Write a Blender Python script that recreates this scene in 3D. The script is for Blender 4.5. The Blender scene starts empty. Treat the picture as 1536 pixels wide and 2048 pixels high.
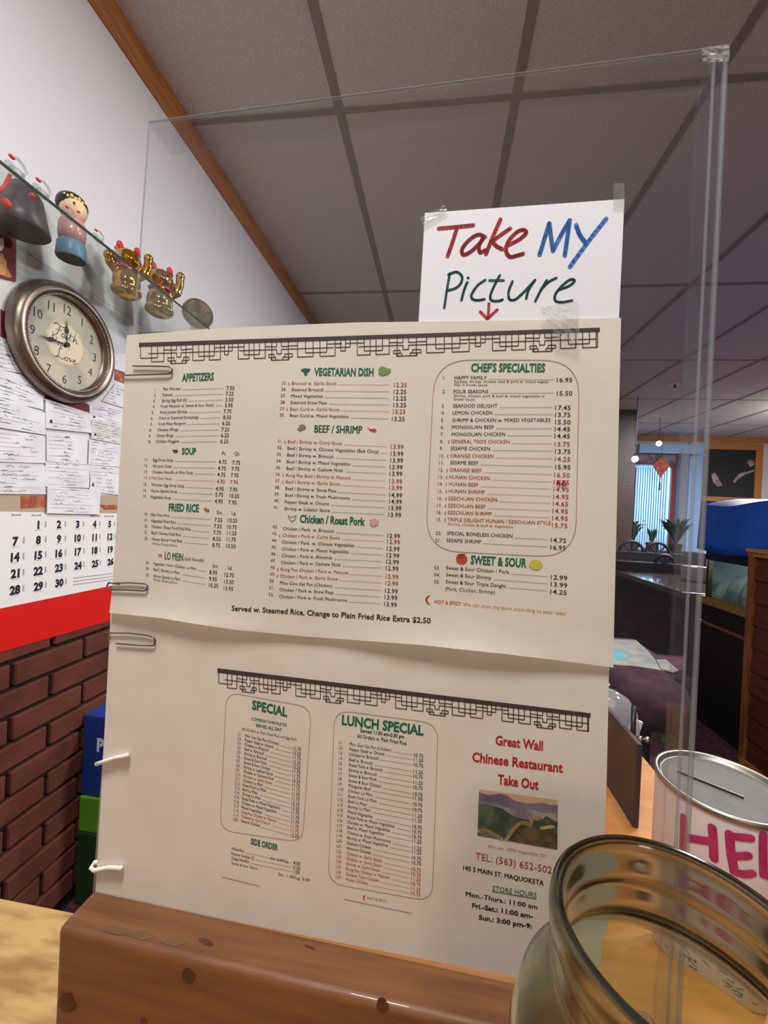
import bpy, bmesh, math, random
import numpy as np
from mathutils import Vector, Matrix
random.seed(7)
SC = bpy.context.scene
COL = SC.collection
R = math.radians
PI = math.pi

# ------------------------------------------------------------------ camera
CZ = 1.2                                  # eye height
FPX, YAW, PITCH, ROLL = 827.4, .1323, -.0051, .0479
CEIL = CZ + 1.418
_f = np.array([-math.sin(YAW)*math.cos(PITCH), math.cos(YAW)*math.cos(PITCH), math.sin(PITCH)])
_r0 = np.array([math.cos(YAW), math.sin(YAW), 0.]); _u0 = np.cross(_r0, _f)
_r = _r0*math.cos(ROLL)+_u0*math.sin(ROLL); _u = -_r0*math.sin(ROLL)+_u0*math.cos(ROLL)
cam = bpy.data.cameras.new('camera'); camo = bpy.data.objects.new('camera', cam); COL.objects.link(camo)
cam.sensor_fit = 'HORIZONTAL'; cam.sensor_width = 36; cam.lens = 36*FPX/1536; cam.clip_start = .01; cam.clip_end = 60
M = Matrix.Identity(4)
for i in range(3):
    M[i][0] = _r[i]; M[i][1] = _u[i]; M[i][2] = -_f[i]
M[2][3] = CZ
camo.matrix_world = M
SC.camera = camo

# ------------------------------------------------------------------ world, lamps, exposure
SC.view_settings.view_transform = 'Standard'; SC.view_settings.look = 'None'
SC.view_settings.gamma = 1; SC.view_settings.use_curve_mapping = False
SC.view_settings.exposure = 0.0
SC.cycles.max_bounces = 12; SC.cycles.transmission_bounces = 10; SC.cycles.transparent_max_bounces = 16
SC.cycles.glossy_bounces = 5; SC.cycles.diffuse_bounces = 4
SC.cycles.caustics_reflective = False; SC.cycles.caustics_refractive = False
SC.cycles.sample_clamp_indirect = 4
w = bpy.data.worlds.new('world'); SC.world = w; w.use_nodes = True
w.node_tree.nodes['Background'].inputs[0].default_value = (.10, .16, .28, 1)
w.node_tree.nodes['Background'].inputs[1].default_value = .3
def area(name, loc, aim, size, power, col, sy=None, spread=180):
    l = bpy.data.lights.new(name, 'AREA'); l.energy = power; l.color = col; l.size = size; l.spread = R(spread)
    if sy: l.shape = 'RECTANGLE'; l.size_y = sy
    o = bpy.data.objects.new(name, l); COL.objects.link(o); o.location = loc
    d = Vector(aim)-Vector(loc); o.rotation_euler = d.to_track_quat('-Z', 'Y').to_euler()
    return o
area('lamp_kitchen', (.50, -1.9, CZ+.62), (-.05, .3, CZ-.05), .40, 6.5, (1, .80, .60))
area('lamp_ceiling', (.42, 1.02, CEIL-.03), (.2, 1.05, 0), .25, 12, (1, .95, .93))
area('lamp_entry', (-.10, -.16, CEIL-.03), (-.10, .15, 0), .26, 27, (1, .985, .985))
area('lamp_side', (1.72, 1.75, CEIL-.05), (-1, 1.62, .15), .30, 25, (1, .97, .98), spread=92)
area('fill_buffet', (2.0, 2.3, 1.035), (2.0, 2.3, 0), .25, 2.6, (.95, 1, .98), sy=.7)  # fill light added under the cover to brighten the dark food well
area('lamp_dining', (4.35, 5.0, CEIL-.22), (4.35, 5.4, CEIL+2), .25, 30, (1, .96, .92))
area('lamp_dining_down', (3.2, 4.6, CEIL-.05), (3.2, 4.6, 0), .3, 170, (.95, .96, 1))
area('daylight_window', (3.42, 7.85, 1.75), (3.42, 6.0, 1.5), .9, 55, (.42, .68, 1), sy=1.6)

# ------------------------------------------------------------------ pixels to places
def ray(q): return _f+_r*(q[0]-768)/FPX+_u*(1024-q[1])/FPX
O0 = np.array([0., 0., CZ])
def on_x(q, X): d = ray(q); return O0+d*(X/d[0])
def on_y(q, Y): d = ray(q); return O0+d*(Y/d[1])
def on_z(q, Z): d = ray(q); return O0+d*((Z-CZ)/d[2])
def z_at(q, P): d = ray(q); return CZ+d[2]*math.hypot(P[0], P[1])/math.hypot(d[0], d[1])

# ------------------------------------------------------------------ materials
def lin(c):
    return tuple(((x/255)/12.92 if x/255 <= .04045 else ((x/255+.055)/1.055)**2.4) for x in c)
def mat(name, rgb, rough=.6, metal=0., noise=None, bump=None, spec=.5, alpha=None, coat=0, emis=None, trans=0, ior=1.45, sheen=0, subs=0, stretch=(1, 1, 1)):
    m = bpy.data.materials.new(name); m.use_nodes = True
    nt = m.node_tree; b = nt.nodes['Principled BSDF']; L = nt.links
    c = lin(rgb)
    b.inputs['Base Color'].default_value = (*c, 1); b.inputs['Roughness'].default_value = rough
    b.inputs['Metallic'].default_value = metal; b.inputs['Specular IOR Level'].default_value = spec
    b.inputs['Coat Weight'].default_value = coat; b.inputs['Transmission Weight'].default_value = trans
    b.inputs['IOR'].default_value = ior; b.inputs['Sheen Weight'].default_value = sheen
    if alpha is not None: b.inputs['Alpha'].default_value = alpha
    if emis: b.inputs['Emission Color'].default_value = (*lin(emis[0]), 1); b.inputs['Emission Strength'].default_value = emis[1]
    if noise or bump:
        tc = nt.nodes.new('ShaderNodeTexCoord'); mp = nt.nodes.new('ShaderNodeMapping'); L.new(tc.outputs['Object'], mp.inputs[0])
        mp.inputs['Scale'].default_value = stretch
    if noise:                              # (second colour, scale, contrast low, high)
        n = nt.nodes.new('ShaderNodeTexNoise'); n.inputs['Scale'].default_value = noise[1]; n.inputs['Detail'].default_value = 5
        L.new(mp.outputs[0], n.inputs['Vector'])
        r = nt.nodes.new('ShaderNodeValToRGB'); r.color_ramp.elements[0].position = noise[2]; r.color_ramp.elements[1].position = noise[3]
        r.color_ramp.elements[0].color = (*c, 1); r.color_ramp.elements[1].color = (*lin(noise[0]), 1)
        L.new(n.outputs['Fac'], r.inputs[0]); L.new(r.outputs[0], b.inputs['Base Color'])
    if bump:                               # (scale, strength, distance)
        n = nt.nodes.new('ShaderNodeTexNoise'); n.inputs['Scale'].default_value = bump[0]; n.inputs['Detail'].default_value = 4
        L.new(mp.outputs[0], n.inputs['Vector'])
        bp = nt.nodes.new('ShaderNodeBump'); bp.inputs['Strength'].default_value = bump[1]; bp.inputs['Distance'].default_value = bump[2]
        L.new(n.outputs['Fac'], bp.inputs['Height']); L.new(bp.outputs[0], b.inputs['Normal'])
    return m
def thin_clear(name, tint, ior=1.49, rough=.02, haze=None, hazecol=(230, 230, 235)):
    """thin clear sheet: light goes straight through, the surface mirrors by Fresnel, a little white haze if asked"""
    m = bpy.data.materials.new(name); m.use_nodes = True; nt = m.node_tree; L = nt.links
    nt.nodes.remove(nt.nodes['Principled BSDF']); out = nt.nodes['Material Output']
    t = nt.nodes.new('ShaderNodeBsdfTransparent'); t.inputs[0].default_value = (*tint, 1)
    g = nt.nodes.new('ShaderNodeBsdfGlossy'); g.inputs['Roughness'].default_value = rough
    lw = nt.nodes.new('ShaderNodeLayerWeight'); lw.inputs['Blend'].default_value = .5      # Schlick, the same from both sides of the sheet
    pw = nt.nodes.new('ShaderNodeMath'); pw.operation = 'POWER'; L.new(lw.outputs['Facing'], pw.inputs[0]); pw.inputs[1].default_value = 5
    F0 = ((ior-1)/(ior+1))**2
    f = nt.nodes.new('ShaderNodeMath'); f.operation = 'MULTIPLY_ADD'; L.new(pw.outputs[0], f.inputs[0]); f.inputs[1].default_value = .6*(1-F0); f.inputs[2].default_value = F0
    mx = nt.nodes.new('ShaderNodeMixShader'); L.new(f.outputs[0], mx.inputs[0]); L.new(t.outputs[0], mx.inputs[1]); L.new(g.outputs[0], mx.inputs[2])
    last = mx
    if haze:
        d = nt.nodes.new('ShaderNodeBsdfDiffuse'); d.inputs[0].default_value = (*lin(hazecol), 1)
        m2 = nt.nodes.new('ShaderNodeMixShader'); m2.inputs[0].default_value = haze
        L.new(mx.outputs[0], m2.inputs[1]); L.new(d.outputs[0], m2.inputs[2]); last = m2
    L.new(last.outputs[0], out.inputs[0])
    return m
def wood(name, a, b, knot, scale, stretch, rough=.55):
    m = mat(name, a, rough, noise=(b, scale, .35, .7), bump=(scale*3, .15, .001), stretch=stretch)
    return m
m_plaster = mat('white_plaster', (222, 220, 222), .9, bump=(160, .35, .002))
m_brick = mat('red_brick', (98, 48, 32), .9, noise=((72, 34, 25), 9, .35, .7), bump=(60, .5, .003))
m_mortar = mat('dark_mortar', (30, 22, 20), .95)
m_ceil = mat('ceiling_tile', (214, 208, 202), .95, noise=((196, 188, 182), 260, .45, .62), bump=(220, .4, .002))
m_tbar = mat('ceiling_bar', (150, 140, 134), .8)
m_trim = mat('honey_wood', (186, 122, 58), .45, noise=((160, 98, 42), 14, .35, .65), stretch=(6, .5, 6))
m_carpet = mat('maroon_carpet', (92, 52, 62), 1, noise=((62, 32, 44), 40, .4, .6))
m_farwall = mat('far_wall_paint', (200, 200, 204), .9)
m_dark_wood = mat('dark_brown_wood', (58, 36, 28), .6, noise=((36, 24, 20), 12, .4, .6), stretch=(1, 1, 8))
m_paper = mat('cream_paper', (233, 226, 211), .75, noise=((229, 221, 205), 30, .4, .6))
m_white_paper = mat('white_card', (243, 243, 247), .7)
m_ink = mat('black_ink', (42, 36, 38), .7)
m_red_ink = mat('red_ink', (178, 66, 52), .7)
m_green_ink = mat('green_ink', (24, 104, 80), .7)
m_bright_red = mat('bright_red_ink', (188, 34, 46), .7)
m_lattice = mat('lattice_ink', (72, 58, 62), .7)
m_boxline = mat('tan_line_ink', (170, 140, 112), .7)
m_mark_red = mat('red_marker', (176, 26, 44), .6, noise=((196, 44, 58), 60, .4, .6))
m_mark_blue = mat('blue_marker', (60, 118, 200), .6, noise=((90, 146, 222), 60, .4, .6))
m_mark_green = mat('green_marker', (22, 82, 76), .6)
m_acrylic = thin_clear('clear_acrylic', (.965, .97, .975), 1.25, .015, haze=.007)
m_lip = thin_clear('acrylic_lip', (.95, .955, .96), 1.15, .03, haze=.02)
m_acr_edge = thin_clear('acrylic_edge', (.80, .82, .83), 1.55, .12, haze=.16)
m_tape = thin_clear('clear_tape', (.93, .93, .92), 1.75, .14, haze=.13)
m_tape2 = thin_clear('wrinkled_tape', (.90, .90, .90), 1.7, .10, haze=.22)
m_block = mat('stained_lumber', (128, 82, 45), .5, noise=((106, 65, 35), 10, .35, .68), bump=(40, .2, .001), stretch=(1.2, 14, 14), coat=.15)
m_knot = mat('wood_knot', (92, 54, 32), .5, noise=((70, 38, 22), 60, .4, .6))
m_stain = mat('grey_green_stain', (112, 80, 48), .55, noise=((96, 76, 50), 50, .4, .65))
m_counter = mat('orange_counter', (206, 142, 78), .4, noise=((188, 122, 62), 8, .35, .7), stretch=(1, 10, 10), coat=.2)
m_board = mat('pale_board', (178, 144, 90), .55, noise=((140, 104, 58), 22, .42, .66), bump=(40, .15, .001), stretch=(1, 4, 1))
m_glass = mat('jar_glass', (214, 226, 200), .03, trans=1, ior=1.48)
m_glass2 = mat('jar_neck_glass', (172, 178, 156), .13, trans=1, ior=1.46)
m_clip = mat('steel_wire', (120, 112, 104), .35, metal=1)
m_whiteplastic = mat('white_plastic', (230, 226, 218), .45)
m_tin = mat('tin_lid', (100, 98, 92), .65, metal=.2, noise=((90, 88, 83), 40, .4, .6))
m_tinrim = mat('tin_rim', (146, 143, 134), .42, metal=1)
m_label = mat('white_can_label', (226, 224, 228), .6)
m_magenta = mat('magenta_marker', (168, 34, 92), .6, noise=((188, 52, 108), 50, .4, .6))
m_black = mat('black_plastic', (26, 24, 26), .4)
m_darkbrown = mat('dark_brown_board', (62, 48, 42), .6, noise=((46, 36, 34), 20, .4, .6))
m_pewter = mat('pewter', (150, 138, 126), .34, metal=.9, noise=((112, 98, 90), 14, .35, .65))
m_bead = mat('silver_bead', (205, 196, 184), .25, metal=1)
m_face = mat('clock_face', (196, 188, 168), .6, noise=((172, 168, 154), 9, .45, .55))
m_face_cream = mat('clock_medallion', (218, 208, 182), .6)
m_face_ring = mat('clock_medallion_ring', (188, 172, 138), .6, noise=((206, 194, 164), 60, .4, .6))
m_num = mat('clock_black', (44, 40, 40), .6)
m_shelf = thin_clear('shelf_glass', (.90, .935, .91), 1.25, .02, haze=.06)
m_shelf_edge = mat('shelf_glass_edge', (52, 66, 58), .15)
m_gold = mat('gold_glaze', (206, 160, 48), .12, metal=.95)
m_gold2 = mat('pale_gold_glaze', (190, 158, 92), .14, metal=.9)
m_catred = mat('red_glaze', (206, 40, 56), .25, coat=.5)
m_clearglass = thin_clear('figurine_glass', (.80, .84, .82), 1.5, .03, haze=.12)
m_dollblack = mat('doll_black', (24, 28, 38), .35)
m_dollcream = mat('doll_cream', (228, 196, 160), .45)
m_dollred = mat('doll_red', (192, 138, 138), .35, coat=.4)
m_dollblue = mat('doll_blue', (82, 132, 156), .4)
m_dollgold = mat('doll_gold', (226, 196, 110), .35)
m_bell = mat('dark_bell', (74, 64, 70), .4, noise=((56, 48, 54), 14, .4, .6))
m_ribbon = mat('red_ribbon', (204, 40, 42), .55)
m_check = mat('check_paper', (226, 226, 230), .75, noise=((212, 212, 218), 18, .4, .62))
m_check2 = mat('check_paper_greenish', (212, 216, 206), .75, noise=((196, 202, 190), 18, .4, .62))
m_scrib = mat('pen_grey', (96, 96, 104), .8)
m_scribd = mat('pen_dark', (46, 46, 52), .8)
m_calpage = mat('calendar_page', (228, 226, 224), .7)
m_calhead = mat('calendar_head', (176, 158, 132), .6)
m_calred = mat('calendar_red', (208, 16, 8), .5)
m_calblack = mat('calendar_black', (24, 20, 34), .7)
m_calgrey = mat('calendar_grey', (168, 168, 172), .8)
m_maroon = mat('maroon_card', (112, 20, 30), .6)
m_rust = mat('rust_card', (152, 72, 42), .6, noise=((186, 110, 70), 50, .45, .6))
m_tan = mat('tan_print', (206, 146, 96), .6, noise=((168, 104, 62), 60, .4, .6))
m_blue = mat('blue_carton', (32, 62, 142), .5)
m_greenbox = mat('green_carton', (98, 164, 42), .5)
m_darkgreen = mat('dark_green_carton', (34, 60, 34), .6)
m_whiteink = mat('white_print', (230, 232, 236), .6)
m_tarp = mat('blue_vinyl', (4, 84, 190), .32, bump=(5, .5, .02), coat=.08)
m_tarpdark = mat('navy_vinyl', (10, 18, 52), .4)
m_cab = mat('black_cabinet', (20, 17, 17), .6)
m_rim = mat('olive_wood', (126, 104, 48), .5)
m_ice = mat('ice_green', (168, 196, 186), .5, noise=((96, 128, 126), 6, .42, .58))
m_siding = mat('red_brown_siding', (88, 44, 28), .6, noise=((66, 30, 20), 8, .4, .65), stretch=(1, 1, 6))
m_post = mat('post_wood', (140, 84, 44), .55, noise=((110, 62, 32), 10, .4, .6), stretch=(5, 5, .6))
m_picdark = mat('dark_picture', (30, 28, 32), .3)
m_picpale = mat('picture_pale', (170, 150, 138), .6, noise=((120, 104, 98), 8, .4, .6))
m_blind = mat('blind_slat', (220, 232, 240), .6)
m_val = mat('valance_mauve', (140, 118, 130), .9, noise=((96, 78, 92), 10, .4, .6))
m_column = mat('grey_column', (126, 128, 138), .8)
m_curtain = mat('pink_curtain', (196, 150, 160), .9)
m_redstrip = mat('red_strip', (150, 54, 46), .8)
m_diamond = mat('red_diamond', (150, 46, 36), .5, noise=((186, 84, 64), 14, .45, .6))
m_leaf = mat('dark_leaf', (24, 46, 34), .6)
m_pot = mat('dark_pot', (52, 44, 40), .6)
m_rail = mat('black_rail', (26, 24, 34), .5)
m_table = mat('dark_glossy_table', (84, 62, 56), .16, coat=.6)
m_beige = mat('beige_plastic', (176, 166, 148), .6)
m_bulb = mat('lit_bulb', (255, 240, 214), .5, emis=((255, 236, 206), 9))
m_greypaper = mat('grey_paper', (176, 176, 164), .8, noise=((150, 152, 142), 12, .4, .6))
m_cyan = mat('cyan_print', (96, 190, 206), .7)
m_stool = mat('plum_upholstery', (70, 38, 48), .85, noise=((48, 26, 34), 20, .4, .6))
m_sprig = mat('green_motif', (58, 116, 34), .9)
m_sanblue = mat('blue_cap', (36, 98, 138), .4)
m_dome = thin_clear('clear_dome', (.82, .80, .78), 1.4, .05, haze=.22)
m_tomato = mat('print_tomato', (196, 68, 42), .7); m_lemon = mat('print_lemon', (214, 200, 74), .7)
m_leafprint = mat('print_leaf', (118, 156, 82), .7); m_pink = mat('print_pink', (222, 166, 152), .7)
m_orange_ink = mat('orange_ink', (206, 132, 66), .7)
m_pgrey = mat('print_grey', (132, 128, 120), .7)
# printed landscape colours
m_l_sky = mat('print_sky', (214, 178, 138), .6); m_l_hill = mat('print_far_hill', (104, 92, 120), .6, noise=((140, 124, 136), 60, .4, .6))
m_l_mist = mat('print_mist', (178, 168, 156), .6, noise=((130, 118, 124), 50, .4, .6)); m_l_green = mat('print_forest', (64, 76, 62), .6, noise=((104, 112, 84), 70, .45, .6))
m_l_path = mat('print_path', (206, 178, 118), .6); m_l_scrub = mat('print_scrub', (112, 98, 62), .6, noise=((72, 62, 44), 90, .42, .6))

# ------------------------------------------------------------------ mesh helpers
class G:
    """collects faces, then links them as ONE mesh object"""
    def __init__(s): s.v = []; s.f = []; s.m = []; s.k = 0
    def mat(s, k): s.k = k; return s
    def add(s, vs, fs, k=None):
        n = len(s.v); s.v += [tuple(map(float, p)) for p in vs]
        for f in fs: s.f.append([i+n for i in f]); s.m.append(s.k if k is None else k)
        return s
    def poly(s, pts, k=None): return s.add(pts, [list(range(len(pts)))], k)
    def box(s, a, b, k=None):
        x0, y0, z0 = a; x1, y1, z1 = b
        return s.hexa([(x0, y0, z0), (x1, y0, z0), (x1, y1, z0), (x0, y1, z0), (x0, y0, z1), (x1, y0, z1), (x1, y1, z1), (x0, y1, z1)], k)
    def hexa(s, p, k=None):
        return s.add(p, [(0, 3, 2, 1), (4, 5, 6, 7), (0, 1, 5, 4), (1, 2, 6, 5), (2, 3, 7, 6), (3, 0, 4, 7)], k)
    def prism(s, pts, d, k=None):          # polygon extruded by vector d
        n = len(pts); d = np.array(d, float)
        vs = [np.array(p, float) for p in pts]+[np.array(p, float)+d for p in pts]
        return s.add(vs, [list(range(n))[::-1], list(range(n, 2*n))]+[(i, (i+1) % n, n+(i+1) % n, n+i) for i in range(n)], k)
    def lathe(s, prof, c=(0, 0, 0), n=48, k=None, axis='z', closed=False):
        vs = []; m = len(prof)
        for r, h in prof:
            for i in range(n):
                a = 2*PI*i/n; x, y = r*math.cos(a), r*math.sin(a)
                vs.append((c[0]+x, c[1]+y, c[2]+h) if axis == 'z' else (c[0]+h, c[1]+x, c[2]+y))
        fs = []
        for j in range(m if closed else m-1):
            jj = (j+1) % m
            for i in range(n):
                fs.append((j*n+i, j*n+(i+1) % n, jj*n+(i+1) % n, jj*n+i))
        if not closed:
            if prof[0][0] > 1e-6: fs.append([i for i in range(n)][::-1])
            if prof[-1][0] > 1e-6: fs.append([(m-1)*n+i for i in range(n)])
        return s.add(vs, fs, k)
    def tube(s, pts, r, n=8, k=None, cap=True):
        P = [np.array(p, float) for p in pts]; m = len(P); vs = []
        rr = r if hasattr(r, '__len__') else [r]*m
        up = None
        for j in range(m):
            t = P[min(j+1, m-1)]-P[max(j-1, 0)]; t = t/(np.linalg.norm(t)+1e-12)
            if up is None:
                up = np.array([0, 0, 1.]) if abs(t[2]) < .9 else np.array([1., 0, 0])
            a = np.cross(t, up); a = a/(np.linalg.norm(a)+1e-12); b = np.cross(a, t); up = b
            for i in range(n):
                q = 2*PI*i/n; vs.append(P[j]+rr[j]*(a*math.cos(q)+b*math.sin(q)))
        fs = [(j*n+i, j*n+(i+1) % n, (j+1)*n+(i+1) % n, (j+1)*n+i) for j in range(m-1) for i in range(n)]
        if cap: fs += [list(range(n))[::-1], [(m-1)*n+i for i in range(n)]]
        return s.add(vs, fs, k)
    def ball(s, c, r, n=16, k=None):
        r = r if hasattr(r, '__len__') else (r, r, r); m = n//2; vs = [(c[0], c[1], c[2]-r[2])]
        for j in range(1, m):
            t = -PI/2+PI*j/m
            for i in range(n):
                a = 2*PI*i/n; vs.append((c[0]+r[0]*math.cos(t)*math.cos(a), c[1]+r[1]*math.cos(t)*math.sin(a), c[2]+r[2]*math.sin(t)))
        vs.append((c[0], c[1], c[2]+r[2])); L = len(vs)-1
        fs = [(0, 1+(i+1) % n, 1+i) for i in range(n)]
        fs += [(1+j*n+i, 1+j*n+(i+1) % n, 1+(j+1)*n+(i+1) % n, 1+(j+1)*n+i) for j in range(m-2) for i in range(n)]
        fs += [(1+(m-2)*n+i, 1+(m-2)*n+(i+1) % n, L) for i in range(n)]
        return s.add(vs, fs, k)
    def split_build(s, name, mats, parent, gap, label=None):
        """one object for each cluster of faces closer together than gap"""
        n = len(s.f); V = np.array(s.v); lo = np.array([V[f].min(0) for f in s.f])-gap/2; hi = np.array([V[f].max(0) for f in s.f])+gap/2
        par = list(range(n))
        def find(i):
            while par[i] != i: par[i] = par[par[i]]; i = par[i]
            return i
        for i in range(n):
            for j in np.nonzero(np.all((lo[i] <= hi[:i]) & (hi[i] >= lo[:i]), axis=1))[0]:
                a, b = find(i), find(int(j))
                if a != b: par[a] = b
        cl = {}
        for i in range(n): cl.setdefault(find(i), []).append(i)
        for idx in cl.values():
            g = G()
            for i in idx: g.add([s.v[k] for k in s.f[i]], [list(range(len(s.f[i])))], s.m[i])
            o = g.build(name, mats, parent)
            if label: o['label'] = label
    def build(s, name, mats, parent=None, smooth=False, bevel=0, seg=2, subd=0, remesh=0, auto=None):
        me = bpy.data.meshes.new(name); off = np.array(parent_world(parent)) if parent else np.zeros(3)
        me.from_pydata([tuple(np.array(p)-off) for p in s.v], [], s.f)
        for m in (mats if isinstance(mats, (list, tuple)) else [mats]): me.materials.append(m)
        me.polygons.foreach_set('material_index', s.m)
        if smooth: me.polygons.foreach_set('use_smooth', [True]*len(me.polygons))
        me.validate(); me.update()
        o = bpy.data.objects.new(name, me); COL.objects.link(o)
        if parent: o.parent = parent
        if remesh:
            md = o.modifiers.new('remesh', 'REMESH'); md.mode = 'VOXEL'; md.voxel_size = remesh; md.use_smooth_shade = True
            sm = o.modifiers.new('smooth', 'SMOOTH'); sm.factor = .5; sm.iterations = 4
        if bevel:
            md = o.modifiers.new('bevel', 'BEVEL'); md.width = bevel; md.segments = seg; md.limit_method = 'ANGLE'
            md.harden_normals = False
        if subd:
            md = o.modifiers.new('sub', 'SUBSURF'); md.levels = md.render_levels = subd
        if auto is not None:
            me.polygons.foreach_set('use_smooth', [True]*len(me.polygons))
            bm = bmesh.new(); bm.from_mesh(me); bmesh.ops.recalc_face_normals(bm, faces=bm.faces)
            for e in bm.edges:
                if len(e.link_faces) == 2 and e.calc_face_angle(0) > R(auto): e.smooth = False
            bm.to_mesh(me); bm.free()
        return o
def parent_world(o):
    p = np.zeros(3)
    while o is not None:
        p = p+np.array(o.location); o = o.parent
    return p
def tag(o, label, cat, group=None, kind=None):
    o['label'] = label; o['category'] = cat
    if group: o['group'] = group
    if kind: o['kind'] = kind
    return o
def thing(name, loc, label, cat, group=None):
    o = bpy.data.objects.new(name, None); COL.objects.link(o); o.location = tuple(map(float, loc)); o.empty_display_size = .02
    return tag(o, label, cat, group)
def struct(o): o['kind'] = 'structure'; return o
def copy_tree(o, parent=None):
    c = o.copy(); COL.objects.link(c)
    if parent: c.parent = parent
    for ch in list(o.children): copy_tree(ch, c)
    return c

# ------------------------------------------------------------------ flat faces that carry print
class Plane:
    """o + a*e + b*up, n towards the viewer"""
    def __init__(s, o, e, n, up=(0, 0, 1)):
        s.o = np.array(o, float); s.e = np.array(e, float); s.n = np.array(n, float); s.up = np.array(up, float)
        s.bulge = lambda a, b: 0.
    def to2(s, q):
        d = ray(q); t = ((s.o-O0)@s.n)/(d@s.n); p = O0+d*t-s.o
        return np.array([p@s.e, p@s.up])
    def to3(s, ab, off=0.):
        return s.o+s.e*ab[0]+s.up*ab[1]+s.n*(off+s.bulge(ab[0], ab[1]))
_fc = bpy.data.curves.new('lettering', 'FONT'); _fo = bpy.data.objects.new('lettering', _fc); COL.objects.link(_fo); _cache = {}
def glyphs(t, bold=0., shear=0., res=2):
    key = (t, bold, shear)
    if key not in _cache:
        _fc.body = t; _fc.size = 1; _fc.resolution_u = res; _fc.offset = bold; _fc.shear = shear
        bpy.context.view_layer.update()
        me = bpy.data.meshes.new_from_object(_fo)
        v = np.array([p.co[:2] for p in me.vertices]).reshape(-1, 2); f = [list(p.vertices) for p in me.polygons]
        bpy.data.meshes.remove(me)
        x0, x1 = (v[:, 0].min(), v[:, 0].max()) if len(v) else (0, 1)
        v[:, 0] -= x0
        _cache[key] = (v/.69, f, (x1-x0)/.69)          # capital height 1
    return _cache[key]
def put(g, P, t, q0, q1=None, cap=8., k=0, xs=.8, bold=0., shear=0., off=.00016, fit=True):
    """t from pixel q0 (baseline start) towards q1; fit: end at q1"""
    fat = bold if bold and 'M' in t else 0               # M is thickened by overprinting
    v, f, wd = glyphs(t, 0. if fat else bold, shear)
    a0 = P.to2(q0); h = P.to2((q0[0], q0[1]-cap))[1]-a0[1]
    if q1 is not None:
        a1 = P.to2(q1); d = a1-a0; Ld = np.linalg.norm(d); d = d/Ld
        sx = Ld/wd if fit else h*xs
    else:
        d = np.array([1., 0.]); sx = h*xs
    for sh in ((-fat, 0, fat) if fat else (0,)):
        g.add([P.to3(a0+d*(x+sh)*sx+np.array([0, 1.])*y*h, off) for x, y in v], f, k)
    return a0+d*wd*sx, d                                 # where it ends
def stroke2(g, P, pts2, w, k=0, off=.00016, disc=True):
    """ribbon in plane coordinates with round ends; w may vary"""
    n = len(pts2); ws = w if hasattr(w, '__len__') else [w]*n
    pts2 = [np.array(p, float) for p in pts2]
    for i in range(n-1):
        a, b = pts2[i], pts2[i+1]; d = b-a; L = np.linalg.norm(d)
        if L < 1e-9: continue
        m = np.array([-d[1], d[0]])/L
        g.poly([P.to3(a-m*ws[i]/2, off), P.to3(b-m*ws[i+1]/2, off), P.to3(b+m*ws[i+1]/2, off), P.to3(a+m*ws[i]/2, off)], k)
    if disc:
        for i in range(n):
            g.poly([P.to3(pts2[i]+ws[i]/2*np.array([math.cos(t), math.sin(t)]), off) for t in np.linspace(0, 2*PI, 11)[:-1]], k)
def smooth_path(pts, n=5):
    P = [np.array(p, float) for p in pts]
    if len(P) < 3: return P
    out = []
    Q = [2*P[0]-P[1]]+P+[2*P[-1]-P[-2]]
    for i in range(1, len(Q)-2):
        for t in np.linspace(0, 1, n, endpoint=False):
            p0, p1, p2, p3 = Q[i-1:i+3]
            out.append(.5*(2*p1+(p2-p0)*t+(2*p0-5*p1+4*p2-p3)*t*t+(3*p1-p0-3*p2+p3)*t**3))
    out.append(P[-1]); return out
def stroke(g, P, pix, w, k=0, off=.00016, curve=True):
    pts = smooth_path(pix) if curve else [np.array(p, float) for p in pix]
    a = P.to2(pix[0]); wd = abs(P.to2((pix[0][0], pix[0][1]-w))[1]-a[1])
    stroke2(g, P, [P.to2(p) for p in pts], wd, k, off)
def ppoly(g, P, pix, k=0, off=.00016): g.poly([P.to3(P.to2(p), off) for p in pix], k)
def crop(ox, oy, s): return lambda x, y: (ox+x/s, oy+y/s)
cA = crop(250, 640, 3.4135); cB = crop(500, 700, 3.4135); cC = crop(820, 640, 3.2); cD = crop(400, 1300, 2.954)
cE = crop(860, 1350, 3.414); cF = crop(780, 360, 2.954); cG = crop(1030, 1450, 3.0356); c1 = crop(0, 250, 3.4136); c2 = crop(0, 640, 3.0118)
cK = crop(0, 1200, 2.4151); cL = crop(0, 280, 4.876)

# ================================================================== STRUCTURE
XW, YF, YB, XR = -1.01, 7.25, -2.4, 5.7
g = G().box((XW-.1, YB-.1, -.1), (XR+.1, YF+.1, 0)); struct(g.build('floor', m_carpet))
g = G().box((XW-.1, YB-.1, CEIL), (XR+.1, YF+.1, CEIL+.1)); struct(g.build('ceiling', m_ceil))
g = G()
for k in range(-1, 11):
    x = -.422+.61*k
    if x > XW: g.box((x-.014, YB, CEIL-.004), (x+.014, YF, CEIL+.001))
for k in range(-3, 5):
    y = 1.442+1.22*k; g.box((XW, y-.012, CEIL-.0035), (XR, y+.012, CEIL+.001))
struct(g.build('trim_1', m_tbar))
zb = .92                                   # top of the brick wainscot
g = G().box((XW-.1, YB, zb), (XW, YF, CEIL)); struct(g.build('wall_left', m_plaster))
g = G().box((XW-.1, YB, 0), (XW-.012, YF, zb), 1)
bh, bl, mo = .0565, .196, .011
for j in range(14):
    z = zb-.004-(j+1)*(bh+mo)+mo
    if z < 0: break
    y = .887-.207*4+(.1035 if j % 2 else 0)
    while y < 2.4:
        if y > -.1:
            dx = random.uniform(-.0015, .0015)
            g.box((XW-.02, y, z), (XW+dx, y+bl, z+bh), 0)
        y += bl+mo
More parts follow.
